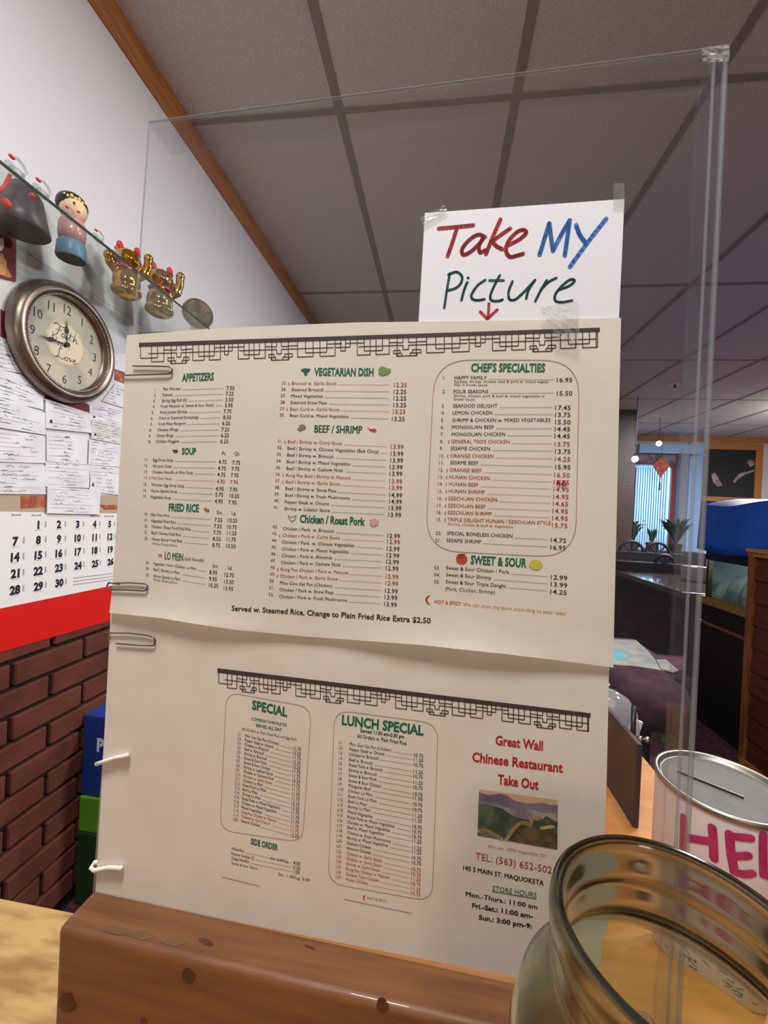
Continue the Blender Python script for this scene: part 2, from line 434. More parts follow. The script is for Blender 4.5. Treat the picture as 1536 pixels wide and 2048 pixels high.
struct(g.build('wall_left_brick', [m_brick, m_mortar], bevel=.003, seg=1))
g = G().prism([(XW, YB, CEIL), (XW+.02, YB, CEIL), (XW+.018, YB, CEIL-.035), (XW+.009, YB, CEIL-.06), (XW+.006, YB, CEIL-.078), (XW, YB, CEIL-.078)], (0, YF-YB, 0))
struct(g.build('trim_left', m_trim))
wx0, wx1, wz0, wz1 = 3.12, 3.72, .72, 2.14
g = G()
g.box((XW, YF, 0), (wx0, YF+.12, CEIL)).box((wx1, YF, 0), (XR, YF+.12, CEIL)).box((wx0, YF, 0), (wx1, YF+.12, wz0)).box((wx0, YF, wz1), (wx1, YF+.12, CEIL))
struct(g.build('wall_far', m_farwall))
g = G().box((XW, YF-.03, CEIL-.09), (XR, YF-.002, CEIL-.002)); struct(g.build('trim_far', m_trim))
g = G().box((XR, YB, 0), (XR+.1, YF, CEIL)); struct(g.build('wall_right', m_farwall))
g = G().box((XW, YB-.1, 0), (XR, YB, CEIL)); struct(g.build('wall_back', m_farwall))
# dark wall end that hides the window's far jamb
p = on_y((1267, 1000), 5.6)
g = G().box((1.2, 5.6, 0), (p[0], 5.72, CEIL)); struct(g.build('wall_dining', m_dark_wood))
# window with frame
g = G()
for a, b in (((wx0, wz0), (wx0+.03, wz1)), ((wx1-.03, wz0), (wx1, wz1)), ((wx0, wz0), (wx1, wz0+.03)), ((wx0, wz1-.03), (wx1, wz1))):
    g.box((a[0], YF+.03, a[1]), (b[0], YF+.09, b[1]))
w1 = struct(g.build('window_1', m_whiteplastic))
gl = G().box((wx0+.03, YF+.055, wz0+.03), (wx1-.03, YF+.061, wz1-.03)).build('pane', m_acrylic, w1)
# column beside the window
g = G().box((on_y((1358, 1000), 7.0)[0], 7.0, 0), (on_y((1374, 1000), 7.0)[0], 7.24, on_y((1365, 906), 7.0)[2])); struct(g.build('trim_column', m_column))

m_daywash = mat('painted_daylight_blue', (150, 186, 222), .9)  # blue window daylight on the wall, put into the colour
g = G().box((on_y((1375, 1000), 7.2)[0], 7.19, 0), (on_y((1402, 1000), 7.2)[0], YF+.001, CEIL-.1)); struct(g.build('trim_daylit_strip', m_daywash))  # wall strip added to carry the painted daylight beside the window
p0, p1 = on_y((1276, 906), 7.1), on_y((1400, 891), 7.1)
g = G().box((p0[0], 7.05, p0[2]), (p1[0], YF-.001, p1[2])); struct(g.build('trim_daylit_soffit', m_daywash))  # soffit band, its blue is painted daylight as well

# ================================================================== THE SHEETS ON THE ACRYLIC
AA, DD = -.025, .292
eS = (math.cos(AA), math.sin(AA), 0); nS = (math.sin(AA), -math.cos(AA), 0)
PS = Plane((0, DD, CZ), eS, nS)
def resample(pts, n):
    pts = [np.array(p) for p in pts]; L = [0]
    for a, b in zip(pts, pts[1:]): L.append(L[-1]+np.linalg.norm(b-a))
    return [np.array([np.interp(t*L[-1], L, [p[i] for p in pts]) for i in (0, 1)]) for t in np.linspace(0, 1, n)]
def sheet_mesh(P, top, bottom, left, right, base, nu=48, nv=90, k=0, thick=.0003):
    T, B, Lf, Rt = (resample([P.to2(q) for q in s], n) for s, n in ((top, nu), (bottom, nu), (left, nv), (right, nv)))
    g = G(); vs = []
    for side in (0, 1):
        for j in range(nv):
            v = j/(nv-1)
            for i in range(nu):
                u = i/(nu-1)
                c = (1-v)*T[i]+v*B[i]+(1-u)*Lf[j]+u*Rt[j]-((1-u)*(1-v)*T[0]+u*(1-v)*T[-1]+(1-u)*v*B[0]+u*v*B[-1])
                vs.append(P.to3(c, base-side*thick))
    N = nu*nv; fs = []
    for j in range(nv-1):
        for i in range(nu-1):
            a = j*nu+i; fs.append((a, a+nu, a+nu+1, a+1)); fs.append((N+a, N+a+1, N+a+nu+1, N+a+nu))
    ring = [i for i in range(nu)]+[j*nu+nu-1 for j in range(1, nv)]+[(nv-1)*nu+i for i in range(nu-2, -1, -1)]+[j*nu for j in range(nv-2, 0, -1)]
    for a, b in zip(ring, ring[1:]+ring[:1]): fs.append((a, b, N+b, N+a))
    g.add(vs, fs, k); return g
P1 = Plane((0, DD, CZ), eS, nS); P2 = Plane((0, DD, CZ), eS, nS); P3 = Plane((0, DD, CZ), eS, nS)
zb1 = -.092
P1.bulge = lambda a, b: .0042+.0035*math.exp(-max(0, b-zb1)/.012)*(.55+.45*math.sin(a*30+1.0))
P2.bulge = lambda a, b: .0022
P3.bulge = lambda a, b: .0026
MI = [m_ink, m_red_ink, m_green_ink, m_lattice, m_boxline, m_bright_red, m_pgrey, m_tomato, m_lemon, m_leafprint, m_pink, m_orange_ink, m_ink]
INK, RED, GRN, LAT, BOX_, BRED, PGR, TOM, LEM, LEAF, PNK, ORG = range(12)

# ---- upper sheet
s1 = sheet_mesh(P1, [(262, 675), (400, 664), (560, 656), (720, 650), (900, 648), (1060, 646), (1237, 642)],
    [(230, 1222), (330, 1231), (480, 1255), (620, 1270), (700, 1275), (850, 1284), (1000, 1300), (1120, 1316), (1221, 1330)],
    [(262, 675), (252, 850), (242, 1040), (230, 1222)], [(1237, 642), (1232, 860), (1227, 1090), (1221, 1330)], 0).build('menu_sheet', m_paper, smooth=False, auto=30)
tag(s1, 'cream menu sheet headed CHEF\'S SPECIALTIES, the upper of two on the clear panel', 'menu', 'menu sheets on the panel')

def lattice(P, bar0, bar1, hts, orn, ends, tee, w):
    """bar line bar0->bar1 (pixels); hts pixel height of bar and pattern; orn ornament pixel x; ends first and last x"""
    g = G(); (ax, ay), (bx, by) = bar0, bar1
    def Y(x): return ay+(by-ay)*(x-ax)/(bx-ax)+bow(x)
    def bow(x): t = (x-ax)/(bx-ax); return hts[2]*4*t*(1-t)
    xs = list(np.linspace(ax, bx, 24))
    for x0, x1 in zip(xs, xs[1:]):
        ppoly(g, P, [(x0, Y(x0)), (x1, Y(x1)), (x1, Y(x1)+hts[0]), (x0, Y(x0)+hts[0])], LAT)
    K = [1, 2, 3, 4]; us = [0.64]+[1, 1.45, 2, 2.46, 3, 3.46, 4]+[4.42]; px = [ends[0], orn[0], tee[0], orn[1], tee[1], orn[2], tee[2], orn[3], ends[1]]
    def q(u, v): x = float(np.interp(u, us, px)); return P.to2((x, Y(x)+hts[0]*.6+v*hts[1]))
    wd = abs(P.to2((600, 1000+w))[1]-P.to2((600, 1000))[1])
    def ln(*uv): stroke2(g, P, [q(a, b) for a, b in uv], wd, LAT, disc=False)
    for c in K:
        for s in (-1, 1):
            f = lambda d: c+s*d
            def L(*uv):
                if all(.6 < f(d) < 4.43 for d, _ in uv): ln(*[(f(d), v) for d, v in uv])
            L((.02, 0), (.02, .3), (.075, .3)); L((.02, .66), (.02, .44)); L((0, .66), (.02, .66)); L((.07, 0), (.07, .98)); L((0, .98), (.07, .98))
            L((.07, .28), (.137, .28)); L((.02, .44), (.28, .44)); L((.28, .44), (.40, .44))
            for bx_ in ((.045, .10, .68, .84), (.03, .075, .84, .98)):
                L((bx_[0], bx_[2]), (bx_[1], bx_[2]), (bx_[1], bx_[3]), (bx_[0], bx_[3]), (bx_[0], bx_[2]))
            L((.137, 0), (.137, .86), (.25, .86), (.25, 0)); L((.195, 0), (.195, .66), (.35, .66), (.35, 0)); L((.30, 0), (.30, .86), (.41, .86), (.41, 0))
            L((.35, .25), (.46, .25))
    for c in (1.47, 2.47, 3.47):
        ln((c-.02, 0), (c-.02, .62), (c+.02, .62), (c+.02, 0)); ln((c-.06, .25), (c-.02, .25)); ln((c+.02, .25), (c+.07, .25)); ln((c+.06, 0), (c+.06, .44)); ln((c-.06, .44), (c+.06, .44))
    ln((4.40, 0), (4.40, .86))
    return g
lattice(P1, (286, 690), (1195, 661), (8, 39, 0), (365, 562, 812, 1081), (287, 1193), (455, 687, 953), 1.7).build('lattice_border', MI, s1)

def row(g, P, cr, num, nq, name, q, price, pq, col=INK, cap=19, xs=.62, pcap=26, pxs=.92, rule=True, end=None, ncap=None, rdx=24, rdy=12, sc=3.4, slope=None):
    px = cr(*pq)
    if num: put(g, P, num, cr(*nq), cap=(ncap or cap)/sc, k=col, xs=xs)
    a = cr(*q)
    if end: e, d = put(g, P, name, a, cr(*end), cap=cap/sc, k=col)
    else:
        if slope is None: b = (px[0], px[1]-rdy/sc)
        else: b = (px[0], a[1]+slope*(px[0]-a[0]))
        e, d = put(g, P, name, a, b, cap=cap/sc, k=col, xs=xs, fit=False, bold=.006)
    if rule:
        r1 = P.to2((px[0]-rdx/sc, px[1]-rdy/sc)); r0 = e+(r1-e)/np.linalg.norm(r1-e)*.0015
        if (r1-r0)[0] > .001: stroke2(g, P, [r0, r1], .0002, col, disc=False)
    if isinstance(price, str): price = [(price, px)]
    for t, p in price: put(g, P, t, p, cap=pcap/sc, k=col, xs=pxs, bold=.006)
def chili(g, P, q, h, k=RED):
    a = P.to2(q); s = h
    pts = [a+s*np.array(v) for v in ((.5, .5), (.1, .35), (-.1, 0), (.05, -.4), (.5, -.6), (.2, -.25), (.15, .05), (.3, .3))]
    g.poly([P.to3(p, .0002) for p in pts], k)
def blob(g, P, q, r, k, sq=1., n=14, seed=0, jag=0.):
    a = P.to2(q); rd = random.Random(seed); r = r*.40
    g.poly([P.to3(a+np.array([math.cos(t)*r, math.sin(t)*r*sq])*(1+jag*rd.uniform(-1, 1)), .00018+.00002*k) for t in np.linspace(0, 2*PI, n+1)[:-1]], k)

def XS(t, w, cap): return w/(glyphs(t, .006)[2]*cap)
H = G()                                    # headings
T = G()                                    # dish lists
I = G()                                    # little pictures
def head(P, t, q0, q1, cap, k=GRN, bold=.035): put(H, P, t, q0, q1, cap=cap, k=k, bold=bold)
head(P1, 'APPETIZERS', cA(413, 430), cA(627, 422), 49/3.41)
head(P1, 'SOUP', cA(412, 923), cA(508, 923), 43/3.41)
head(P1, 'FRIED RICE', cA(323, 1303), cA(526, 1310), 49/3.41)
head(P1, 'LO MEIN', cA(297, 1629), cA(420, 1641), 50/3.41)
put(T, P1, '(Soft Noodle)', cA(430, 1636), cA(561, 1647), cap=22/3.41, k=INK)
ap = [('Pan Wonton', '7.50'), ('Donuts', '7.25'), ('Spring Egg Roll (2)', '3.50'), ('Fried Wonton w. Sweet & Sour Sauce', '5.95'), ('Fried Jumbo Shrimp', '7.75'),
      ('Fried or Steamed Dumplings', '8.50'), ('Crab Meat Rangoon', '6.25'), ('Chicken Wings', '7.25'), ('Onion Rings', '6.25'), ('Chicken Nuggets', '6.25')]
apx = [713, 708, 706, 702, 694, 690, 685, 679, 676, 672]; apy = [488, 526, 566, 604, 645, 685, 725, 767, 806, 846]
for i, (n, p) in enumerate(ap):
    t = i/9; y = 493+t*(846-493)
    row(T, P1, cA, f'{i+1}.', (230-47*t, y), n, (288-51*t, y-2), p, (apx[i], apy[i]), xs=XS('Fried Wonton w. Sweet & Sour Sauce', 383, 19), rdx=18, rdy=9)
for t, x, y in (('Pt.', 683, 927), ('Qt.', 767, 928), ('Sm.', 648, 1325), ('Lg.', 748, 1328), ('Sm.', 620, 1685), ('Lg.', 722, 1693)):
    put(T, P1, t, cA(x, y), cap=24/3.41, xs=.95)
so = ['Egg Drop Soup', 'Wonton Soup', 'Chicken Noodle or Rice Soup', 'Hot Sour Soup', 'Wonton Egg Drop Soup', 'House Special Soup', 'Vegetable Soup']
sp = [('4.75', 660, 985, '7.75', 752, 990), ('4.75', 655, 1028, '7.75', 747, 1032), ('4.75', 651, 1070, '7.95', 742, 1074), ('4.95', 648, 1116, '7.95', 738, 1120),
      ('4.95', 641, 1165, '7.95', 734, 1170), ('5.75', 638, 1205, '10.25', 734, 1213), ('4.95', 634, 1250, '7.95', 727, 1257)]
sy = [968, 1010, 1050, 1090, 1135, 1175, 1217]
for i, n in enumerate(so):
    a, x, y, b, x2, y2 = sp[i]; c = RED if i == 3 else INK
    row(T, P1, cA, f'{i+11}.', (163-2*i, sy[i]-3), n, (218-3*i, sy[i]), [(a, cA(x, y)), (b, cA(x2, y2))], (x, y), c, xs=XS('Chicken Noodle or Rice Soup', 299, 19), rdx=18, rdy=13)
chili(I, P1, cA(192, 1080), .0022)
fr = [('Plain Fried Rice', 203, 1337, '7.25', 632, 1375, '10.25', 722, 1378), ('Vegetable Fried Rice', 203, 1378, '7.55', 628, 1418, '10.75', 718, 1422),
      ('Chicken / Roast Pork Fried Rice', 208, 1418, '7.75', 624, 1460, '11.25', 717, 1463), ('Beef / Shrimp Fried Rice', 208, 1459, '8.55', 621, 1502, '11.75', 712, 1506),
      ('House Special Fried Rice', 212, 1500, '8.75', 617, 1545, '12.50', 710, 1550)]
for i, (n, x, y, a, ax, ay, b, bx, by) in enumerate(fr):
    row(T, P1, cA, f'{i+18}.', (160, y-4), n, (x, y), [(a, cA(ax, ay)), (b, cA(bx, by))], (ax, ay), xs=XS('Chicken / Roast Pork Fried Rice', 289, 19), rdx=24, rdy=14)
put(T, P1, 'Shrimp, Chicken & Pork', cA(215, 1528), cA(380, 1546), cap=4.2)
lm = [('Vegetable / Pork / Chicken  Lo Mein', 218, 1665, '8.95', 598, 1728, '12.75', 700, 1745), ('Beef / Shrimp Lo Mein', 222, 1705, '9.95', 596, 1772, '13.50', 698, 1790),
      ('House Special Lo Mein', 222, 1748, '10.25', 595, 1815, '13.95', 695, 1835)]
for i, (n, x, y, a, ax, ay, b, bx, by) in enumerate(lm):
    row(T, P1, cA, f'{i+23}.', (170, y-6), n, (x, y), [(a, cA(ax, ay)), (b, cA(bx, by))], (ax, ay), xs=XS('Vegetable / Pork / Chicken  Lo Mein', 319, 19), rdx=20, rdy=16)
put(T, P1, 'Shrimp, Chicken & Pork', cA(222, 1770), cA(382, 1796), cap=4.2)
# middle column
head(P1, 'VEGETARIAN DISH', cB(450, 187), cB(850, 190), 50/3.41)
head(P1, 'BEEF / SHRIMP', cB(453, 570), cB(772, 578), 50/3.41)
head(P1, 'Chicken / Roast Pork', cB(353, 1175), cB(792, 1196), 50/3.41)
mid = [('25.', 'Broccoli w. Garlic Sauce', 232, 248, 300, 249, '12.25', 988, 265, 1), ('26.', 'Steamed Broccoli', 230, 289, 298, 291, '12.25', 986, 311, 0), ('27.', 'Mixed Vegetables', 225, 331, 295, 334, '12.25', 985, 355, 0),
       ('28.', 'Steamed Snow Peas', 223, 376, 292, 378, '13.25', 984, 400, 0), ('29.', 'Bean Curd w. Garlic Sauce', 220, 419, 288, 422, '13.25', 980, 444, 1), ('30.', 'Bean Curd w. Mixed Vegetables', 218, 462, 287, 465, '13.25', 974, 493, 0)]
bs = ['Beef / Shrimp w. Curry Sauce', 'Beef / Shrimp w. Chinese Vegetables (Bok Choy)', 'Beef / Shrimp w. Broccoli', 'Beef / Shrimp w. Mixed Vegetables', 'Beef / Shrimp w. Cashew Nuts',
      'Kung Pao Beef / Shrimp w. Peanuts', 'Beef / Shrimp w. Garlic Sauce', 'Beef / Shrimp w. Snow Peas', 'Beef / Shrimp w. Fresh Mushrooms', 'Pepper Steak w. Onions', 'Shrimp w. Lobster Sauce']
bpx = [967, 965, 963, 960, 958, 957, 957, 957, 955, 952, 950]; bpy_ = [680, 727, 772, 817, 861, 912, 955, 1005, 1048, 1092, 1137]
for i, n in enumerate(bs):
    t = i/10; mid.append((f'{31+i}.', n, 205-28*t, 637+446*t, 273-23*t, 641+451*t, '14.99' if i in (7, 8) else '13.99', bpx[i], bpy_[i], i in (0, 5, 6)))
cp = ['Chicken / Pork  w. Broccoli', 'Chicken / Pork w. Curry Sauce', 'Chicken / Pork  w. Chinese Vegetables', 'Chicken / Pork w. Mixed Vegetables', 'Chicken / Pork w. Almonds', 'Chicken / Pork w. Cashew Nuts',
      'Kung Pao Chicken / Pork w. Peanuts', 'Chicken / Pork w. Garlic Sauce', 'Moo Goo Gai Pan (Chicken)', 'Chicken / Pork w. Snow Peas', 'Chicken / Pork w. Fresh Mushrooms']
cpx = [943, 943, 940, 938, 936, 933, 932, 930, 928, 925, 922]; cpy = [1278, 1318, 1365, 1410, 1453, 1497, 1552, 1597, 1648, 1692, 1738]
for i, n in enumerate(cp):
    t = i/10; mid.append((f'{42+i}.', n, 170-25*t, 1214+455*t, 240-25*t, 1226+457*t, '13.99' if i > 8 else '12.99', cpx[i], cpy[i], i in (1, 6, 7)))
for num, n, nx, ny, x, y, p, px, py, red in mid:
    row(T, P1, cB, num, (nx, ny), n, (x, y), p, (px, py), RED if red else INK, cap=21, xs=XS(bs[1], 622, 21), pcap=29, pxs=XS('13.99', 86, 29), rdx=26, rdy=14)
    if red: chili(I, P1, cB(x-22, y-8), .0022)
put(T, P1, 'Served w. Steamed Rice, Change to Plain Fried Rice Extra $2.50', (470, 1218), (862, 1243), cap=10, k=INK, bold=.02)
# third column
head(P1, "CHEF'S SPECIALTIES", cC(388, 343), cC(855, 346), 50/3.2)
head(P1, 'SWEET & SOUR', cC(385, 1555), cC(738, 1578), 52/3.2)
ch = [('HAPPY FAMILY', 283, 392, '16.95', 928, 410, 0), ('FOUR SEASONS', 278, 480, '15.50', 928, 494, 0), ('SEAFOOD DELIGHT', 275, 570, '17.45', 918, 585, 0), ('LEMON CHICKEN', 272, 614, '13.75', 917, 629, 0),
      ('SHRIMP & CHICKEN w. MIXED VEGETABLES', 270, 660, '15.50', 917, 675, 0), ('MONGOLIAN BEEF', 268, 704, '14.45', 915, 719, 0), ('MONGOLIAN CHICKEN', 266, 749, '14.45', 914, 763, 0),
      ("GENERAL TSO'S CHICKEN", 262, 794, '13.75', 914, 814, 1), ('SESAME CHICKEN', 260, 838, '13.75', 917, 860, 0), ('ORANGE CHICKEN', 257, 884, '14.25', 916, 908, 1), ('SESAME BEEF', 257, 927, '15.95', 917, 958, 0),
      ('ORANGE BEEF', 253, 973, '16.50', 912, 1008, 1), ('HUNAN CHICKEN', 250, 1018, '13.75', 908, 1055, 1), ('HUNAN BEEF', 248, 1062, '14.95', 907, 1099, 1), ('HUNAN SHRIMP', 247, 1107, '14.95', 905, 1144, 1),
      ('SZECHUAN CHICKEN', 245, 1153, '14.65', 903, 1189, 1), ('SZECHUAN BEEF', 243, 1198, '14.95', 901, 1235, 1), ('SZECHUAN SHRIMP', 241, 1242, '14.95', 900, 1280, 1),
      ('TRIPLE DELIGHT HUNAN / SZECHUAN STYLE', 240, 1286, '15.75', 898, 1325, 1), ('SPECIAL BONELESS CHICKEN', 237, 1372, '14.75', 890, 1418, 0), ('SESAME SHRIMP', 234, 1417, '16.95', 888, 1464, 0)]
for i, (n, x, y, p, px, py, red) in enumerate(ch):
    row(T, P1, cC, f'{i+1}.', (212-49*(y-392)/1025, y), n, (x, y), p, (px, py), RED if red else INK, cap=22, xs=XS('SHRIMP & CHICKEN w. MIXED VEGETABLES', 590, 22), pcap=28, pxs=XS('16.95', 92, 28), rdx=14, rdy=15, sc=3.2)
    if red: chili(I, P1, cC(x-18, y-9), .0022)
for t, a, b in (('Scallops, shrimp, chicken, beef & pork w. mixed vegeta-', (283, 413), (882, 415)), ('bles in brown sauce', (283, 433), (492, 435)), ('Shrimp, chicken, pork & beef w. mixed vegetables in', (280, 503), (850, 506)), ('brown sauce', (280, 524), (412, 526))):
    put(T, P1, t, cC(*a), cC(*b), cap=5.2, k=INK)
put(T, P1, 'Shrimp, chicken & beef w. vegetables', cC(242, 1310), cC(653, 1330), cap=5, k=RED)
for w_ in ([(935, 1030), (928, 1048), (950, 1050)], [(948, 1030), (944, 1062)], [(972, 1032), (960, 1058), (978, 1062), (985, 1048), (968, 1046)]):
    stroke(T, P1, [cC(*p) for p in w_], 2.2, BRED, .0007)
for num, n, x, y, p, px, py in (('53.', 'Sweet & Sour Chicken / Pork', 231, 1590, '12.99', 890, 1652), ('54.', 'Sweet & Sour Shrimp', 230, 1633, '13.99', 890, 1697), ('55.', 'Sweet & Sour Triple Delight', 228, 1677, '14.25', 887, 1743)):
    row(T, P1, cC, num, (155, y), n, (x, y), p, (px, py), cap=22, xs=XS('Sweet & Sour Chicken / Pork', 386, 22), pcap=28, pxs=XS('16.95', 98, 28), rdx=18, rdy=16, sc=3.2)
put(T, P1, '(Pork, Chicken, Shrimp)', cC(225, 1722), cC(538, 1745), cap=7)
put(T, P1, 'HOT & SPICY', cC(157, 1803), cC(327, 1817), cap=6.6, k=ORG, bold=.03)
put(T, P1, 'We can alter the spice according to your taste', cC(337, 1818), cC(985, 1878), cap=6.4, k=ORG)
chili(I, P1, cC(105, 1778), .0062)
def rbox(g, P, pix, rad, w, k=BOX_):
    c = [P.to2(p) for p in pix]; n = len(c); out = []
    for i in range(n):
        p, a, b = c[i], c[i-1], c[(i+1) % n]
        da = (a-p)/np.linalg.norm(a-p)*rad; db = (b-p)/np.linalg.norm(b-p)*rad
        for t in np.linspace(0, 1, 9): out.append((1-t)**2*(p+da)+2*t*(1-t)*p+t*t*(p+db))
    out.append(out[0]); stroke2(g, P, out, w, k, disc=False)
rbox(T, P1, [cC(160, 270), cC(1073, 272), cC(1046, 1518), cC(100, 1470)], .024, .00045)
# little printed pictures
blob(I, P1, cB(394, 152), .0095/2*1.9, GRN, .42, seed=1, jag=.12); ppoly(I, P1, [cB(380, 165), cB(408, 165), cB(402, 188), cB(386, 188)], GRN)
blob(I, P1, cB(922, 158), .0105, LEAF, .72, seed=2, jag=.2); blob(I, P1, cB(900, 172), .004, 6, .7, seed=4, jag=.2)
blob(I, P1, cB(368, 540), .0070, PGR, .7, seed=5, jag=.45); blob(I, P1, cB(372, 535), .0036, INK, .9, seed=6, jag=.3)
ppoly(I, P1, [cB(810, 535), cB(830, 548), cB(860, 545), cB(873, 558), cB(858, 570), cB(825, 560)], TOM)
stroke(I, P1, [cB(*p) for p in ((275, 1125), (285, 1155), (305, 1168), (325, 1150), (328, 1128))], 1.2, PGR); stroke(I, P1, [cB(*p) for p in ((280, 1132), (300, 1140), (328, 1130))], 1.2, PGR); stroke(I, P1, [cB(300, 1168), cB(300, 1180)], 1, PGR)
blob(I, P1, cB(854, 1175), .0082, PNK, .85, seed=8, jag=.2)
blob(I, P1, cC(329, 1524), .0095, TOM, .95, seed=9, jag=.02); stroke(I, P1, [cC(310, 1495), cC(328, 1500), cC(350, 1492)], 2, GRN, .0009)
blob(I, P1, cC(795, 1560), .0108, LEM, .75, seed=10, jag=.03)
ppoly(I, P1, [cA(350, 895), cA(388, 895), cA(378, 913), cA(362, 913)], RED); ppoly(I, P1, [cA(350, 893), cA(388, 893), cA(382, 901), cA(356, 901)], INK, .0006)
blob(I, P1, cA(585, 1300), .0042, TOM, .5, seed=11, jag=.2); blob(I, P1, cA(572, 1288), .0035, LEAF, .6, seed=12, jag=.2)
blob(I, P1, cA(268, 1600), .0046, ORG, .4, seed=13)
H.split_build('section_heading', MI, s1, .0042, 'dark green heading')
T.build('dish_list', MI, s1)['label'] = 'numbered dishes and prices in black and red print'
I.split_build('printed_picture', MI, s1, .0016)

# ---- lower sheet
s2 = sheet_mesh(P2, [(226, 1220), (1216, 1322)], [(195, 1783), (1190, 1979)], [(226, 1220), (222, 1300), (214, 1450), (205, 1620), (195, 1783)],
    [(1216, 1322), (1211, 1550), (1205, 1700), (1190, 1979)], 0).build('menu_sheet', m_paper, auto=30)
tag(s2, 'cream menu sheet headed LUNCH SPECIAL, tucked below the other menu sheet', 'menu', 'menu sheets on the panel')
lattice(P2, (438, 1334), (1179, 1423), (9, 36, 0), (500, 667, 874, 1088), (439, 1177), (569, 766, 976), 1.7).build('lattice_border', MI, s2)
H = G(); T = G(); I = G()
head(P2, 'SPECIAL', cD(315, 340), cD(522, 385), 52/2.954)
head(P2, 'LUNCH SPECIAL', cD(842, 430), cD(1322, 494), 55/2.954)
head(P2, 'SIDE ORDER', cD(308, 1132), cD(468, 1170), 34/2.954)
put(H, P2, 'COMBINATION PLATES', cD(312, 405), cD(520, 443), cap=6, k=GRN, bold=.02); put(H, P2, 'SERVED ALL DAY', cD(338, 443), cD(490, 471), cap=6, k=GRN, bold=.02)
put(T, P2, '(All Orders w. Plain Fried Rice and Egg Roll)', cD(255, 463), cD(577, 527), cap=5.4)
cl = [('Moo Goo Gai Pan (Chicken)', '11.75'), ('Pepper Steak w. Onions', '12.25'), ('Chicken w. Broccoli', '11.75'), ('Beef w. Broccoli', '12.25'), ('Shrimp w. Broccoli', '12.25'), ('Sweet & Sour Pork', '11.75'),
      ('Sweet & Sour Chicken', '11.75'), ('Shrimp w. Lobster Sauce', '12.25'), ('Chicken w. Cashew Nuts', '11.75'), ('Chicken w. Garlic Sauce', '11.75'), ('Chicken Lo Mein', '11.75'), ('Roast Pork Lo Mein', '11.75'),
      ('Beef Lo Mein', '12.25'), ('Shrimp Lo Mein', '12.25'), ('Roast Pork w. Mixed Vegetables', '11.75'), ('Chicken w. Mixed Vegetables', '11.75'), ('Mixed Vegetables', '11.75'), ('Kung Pao Chicken w. Peanuts', '11.75'), ('Chicken w. Curry Sauce', '11.75'), ('Sesame Chicken', '12.25')]
for i, (n, p) in enumerate(cl):
    t = i/19
    row(T, P2, cD, f'C{i+1}.', (232-28*t, 494+500*t), n, (275-24*t, 502+500*t), p, (557-14*t, 580+508*t), RED if i in (9, 17, 18) else INK, cap=17, xs=XS('Roast Pork w. Mixed Vegetables', 239, 17), pcap=20, pxs=XS('11.75', 48, 20), rdx=8, rdy=8, sc=2.954)
for n, y, p, dy in (('White Rice', 1165, '4.00', 85), ('Fortune Cookies (2)', 1195, '0.20', 82), ('Crispy Noodles', 1222, '1.00', 80)):
    row(T, P2, cD, '', (0, 0), n, (195, y), p, (557, y+dy), cap=17, xs=.7, pcap=20, pxs=.9, rdx=8, rdy=8, sc=2.954)
put(T, P2, 'Sm. 2.00/Lg.', cD(425, 1222), cD(530, 1243), cap=5.4)
put(T, P2, 'Sweet & Sour Sauce', cD(195, 1250), cD(345, 1282), cap=5.4); put(T, P2, 'Sm. 1.00/Lg. 2.00', cD(470, 1315), cD(655, 1352), cap=5.6)
stroke2(T, P2, [P2.to2(cD(140, 1325)), P2.to2(cD(362, 1379))], .0004, PGR, disc=False)
rbox(T, P2, [cD(165, 240), cD(665, 330), cD(612, 1122), cD(128, 1050)], .011, .0004)
put(T, P2, 'Served 11:00 am-2:30 pm', cD(950, 475), cD(1208, 512), cap=6.8, bold=.025); put(T, P2, 'All Orders w. Plain Fried Rice', cD(932, 507), cD(1222, 551), cap=7.2, bold=.012)
ll = ['Moo Goo Gai Pan (Chicken)', 'Pepper Steak w. Onions', 'Chicken w. Broccoli', 'Beef w. Broccoli', 'Roast Pork w. Broccoli', 'Shrimp w. Broccoli', 'Sweet & Sour Pork', 'Sweet & Sour Chicken', 'Mongolian Beef', 'Chicken Lo Mein',
      'Roast Pork Lo Mein', 'Beef Lo Mein', 'Shrimp Lo Mein', 'Mixed Vegetables', 'Roast Pork w. Mixed Vegetables', 'Chicken w. Mixed Vegetables', 'Beef w. Mixed Vegetables', 'Chicken w. Fresh Mushrooms', 'Shrimp w. Mixed Vegetables',
      'Cashew Chicken', 'Almond Chicken', 'Chicken w. Garlic Sauce', 'Chicken w. Curry Sauce', 'Shrimp w. Curry Sauce', 'Kung Pao Chicken w. Peanuts', "General Tso's Chicken", 'Hunan Chicken']
lp = '10.75 11.25 10.75 11.25 10.75 11.25 10.75 10.75 11.50 10.75 10.75 11.25 11.25 10.75 10.75 10.75 11.25 11.25 11.25 10.75 10.75 10.75 10.75 11.25 10.75 11.25 10.75'.split()
ly = [618, 645, 675, 715, 743, 778, 807, 845, 870, 905, 938, 970, 998, 1037, 1066, 1095, 1122, 1160, 1185, 1220, 1248, 1285, 1313, 1340, 1370, 1400, 1428]
for i, n in enumerate(ll):
    t = i/26
    row(T, P2, cD, f'L{i+1}.', (827-20*t, 543+787*t), n, (888-22*t, 552+793*t), lp[i], (1265-17*t, ly[i]), RED if i > 20 else INK, cap=18, xs=XS('Roast Pork w. Mixed Vegetables', 280, 18), pcap=21, pxs=XS('10.75', 55, 21), rdx=6, rdy=9, sc=2.954)
chili(I, P2, cD(968, 1443), .004, TOM); put(T, P2, 'HOT & SPICY', cD(992, 1452), cD(1105, 1474), cap=4.6, k=RED)
stroke2(T, P2, [P2.to2(cD(855, 1455)), P2.to2(cD(1252, 1537))], .0004, PGR, disc=False)
rbox(T, P2, [cD(800, 345), cD(1408, 425), cD(1372, 1468), cD(762, 1360)], .012, .0004)
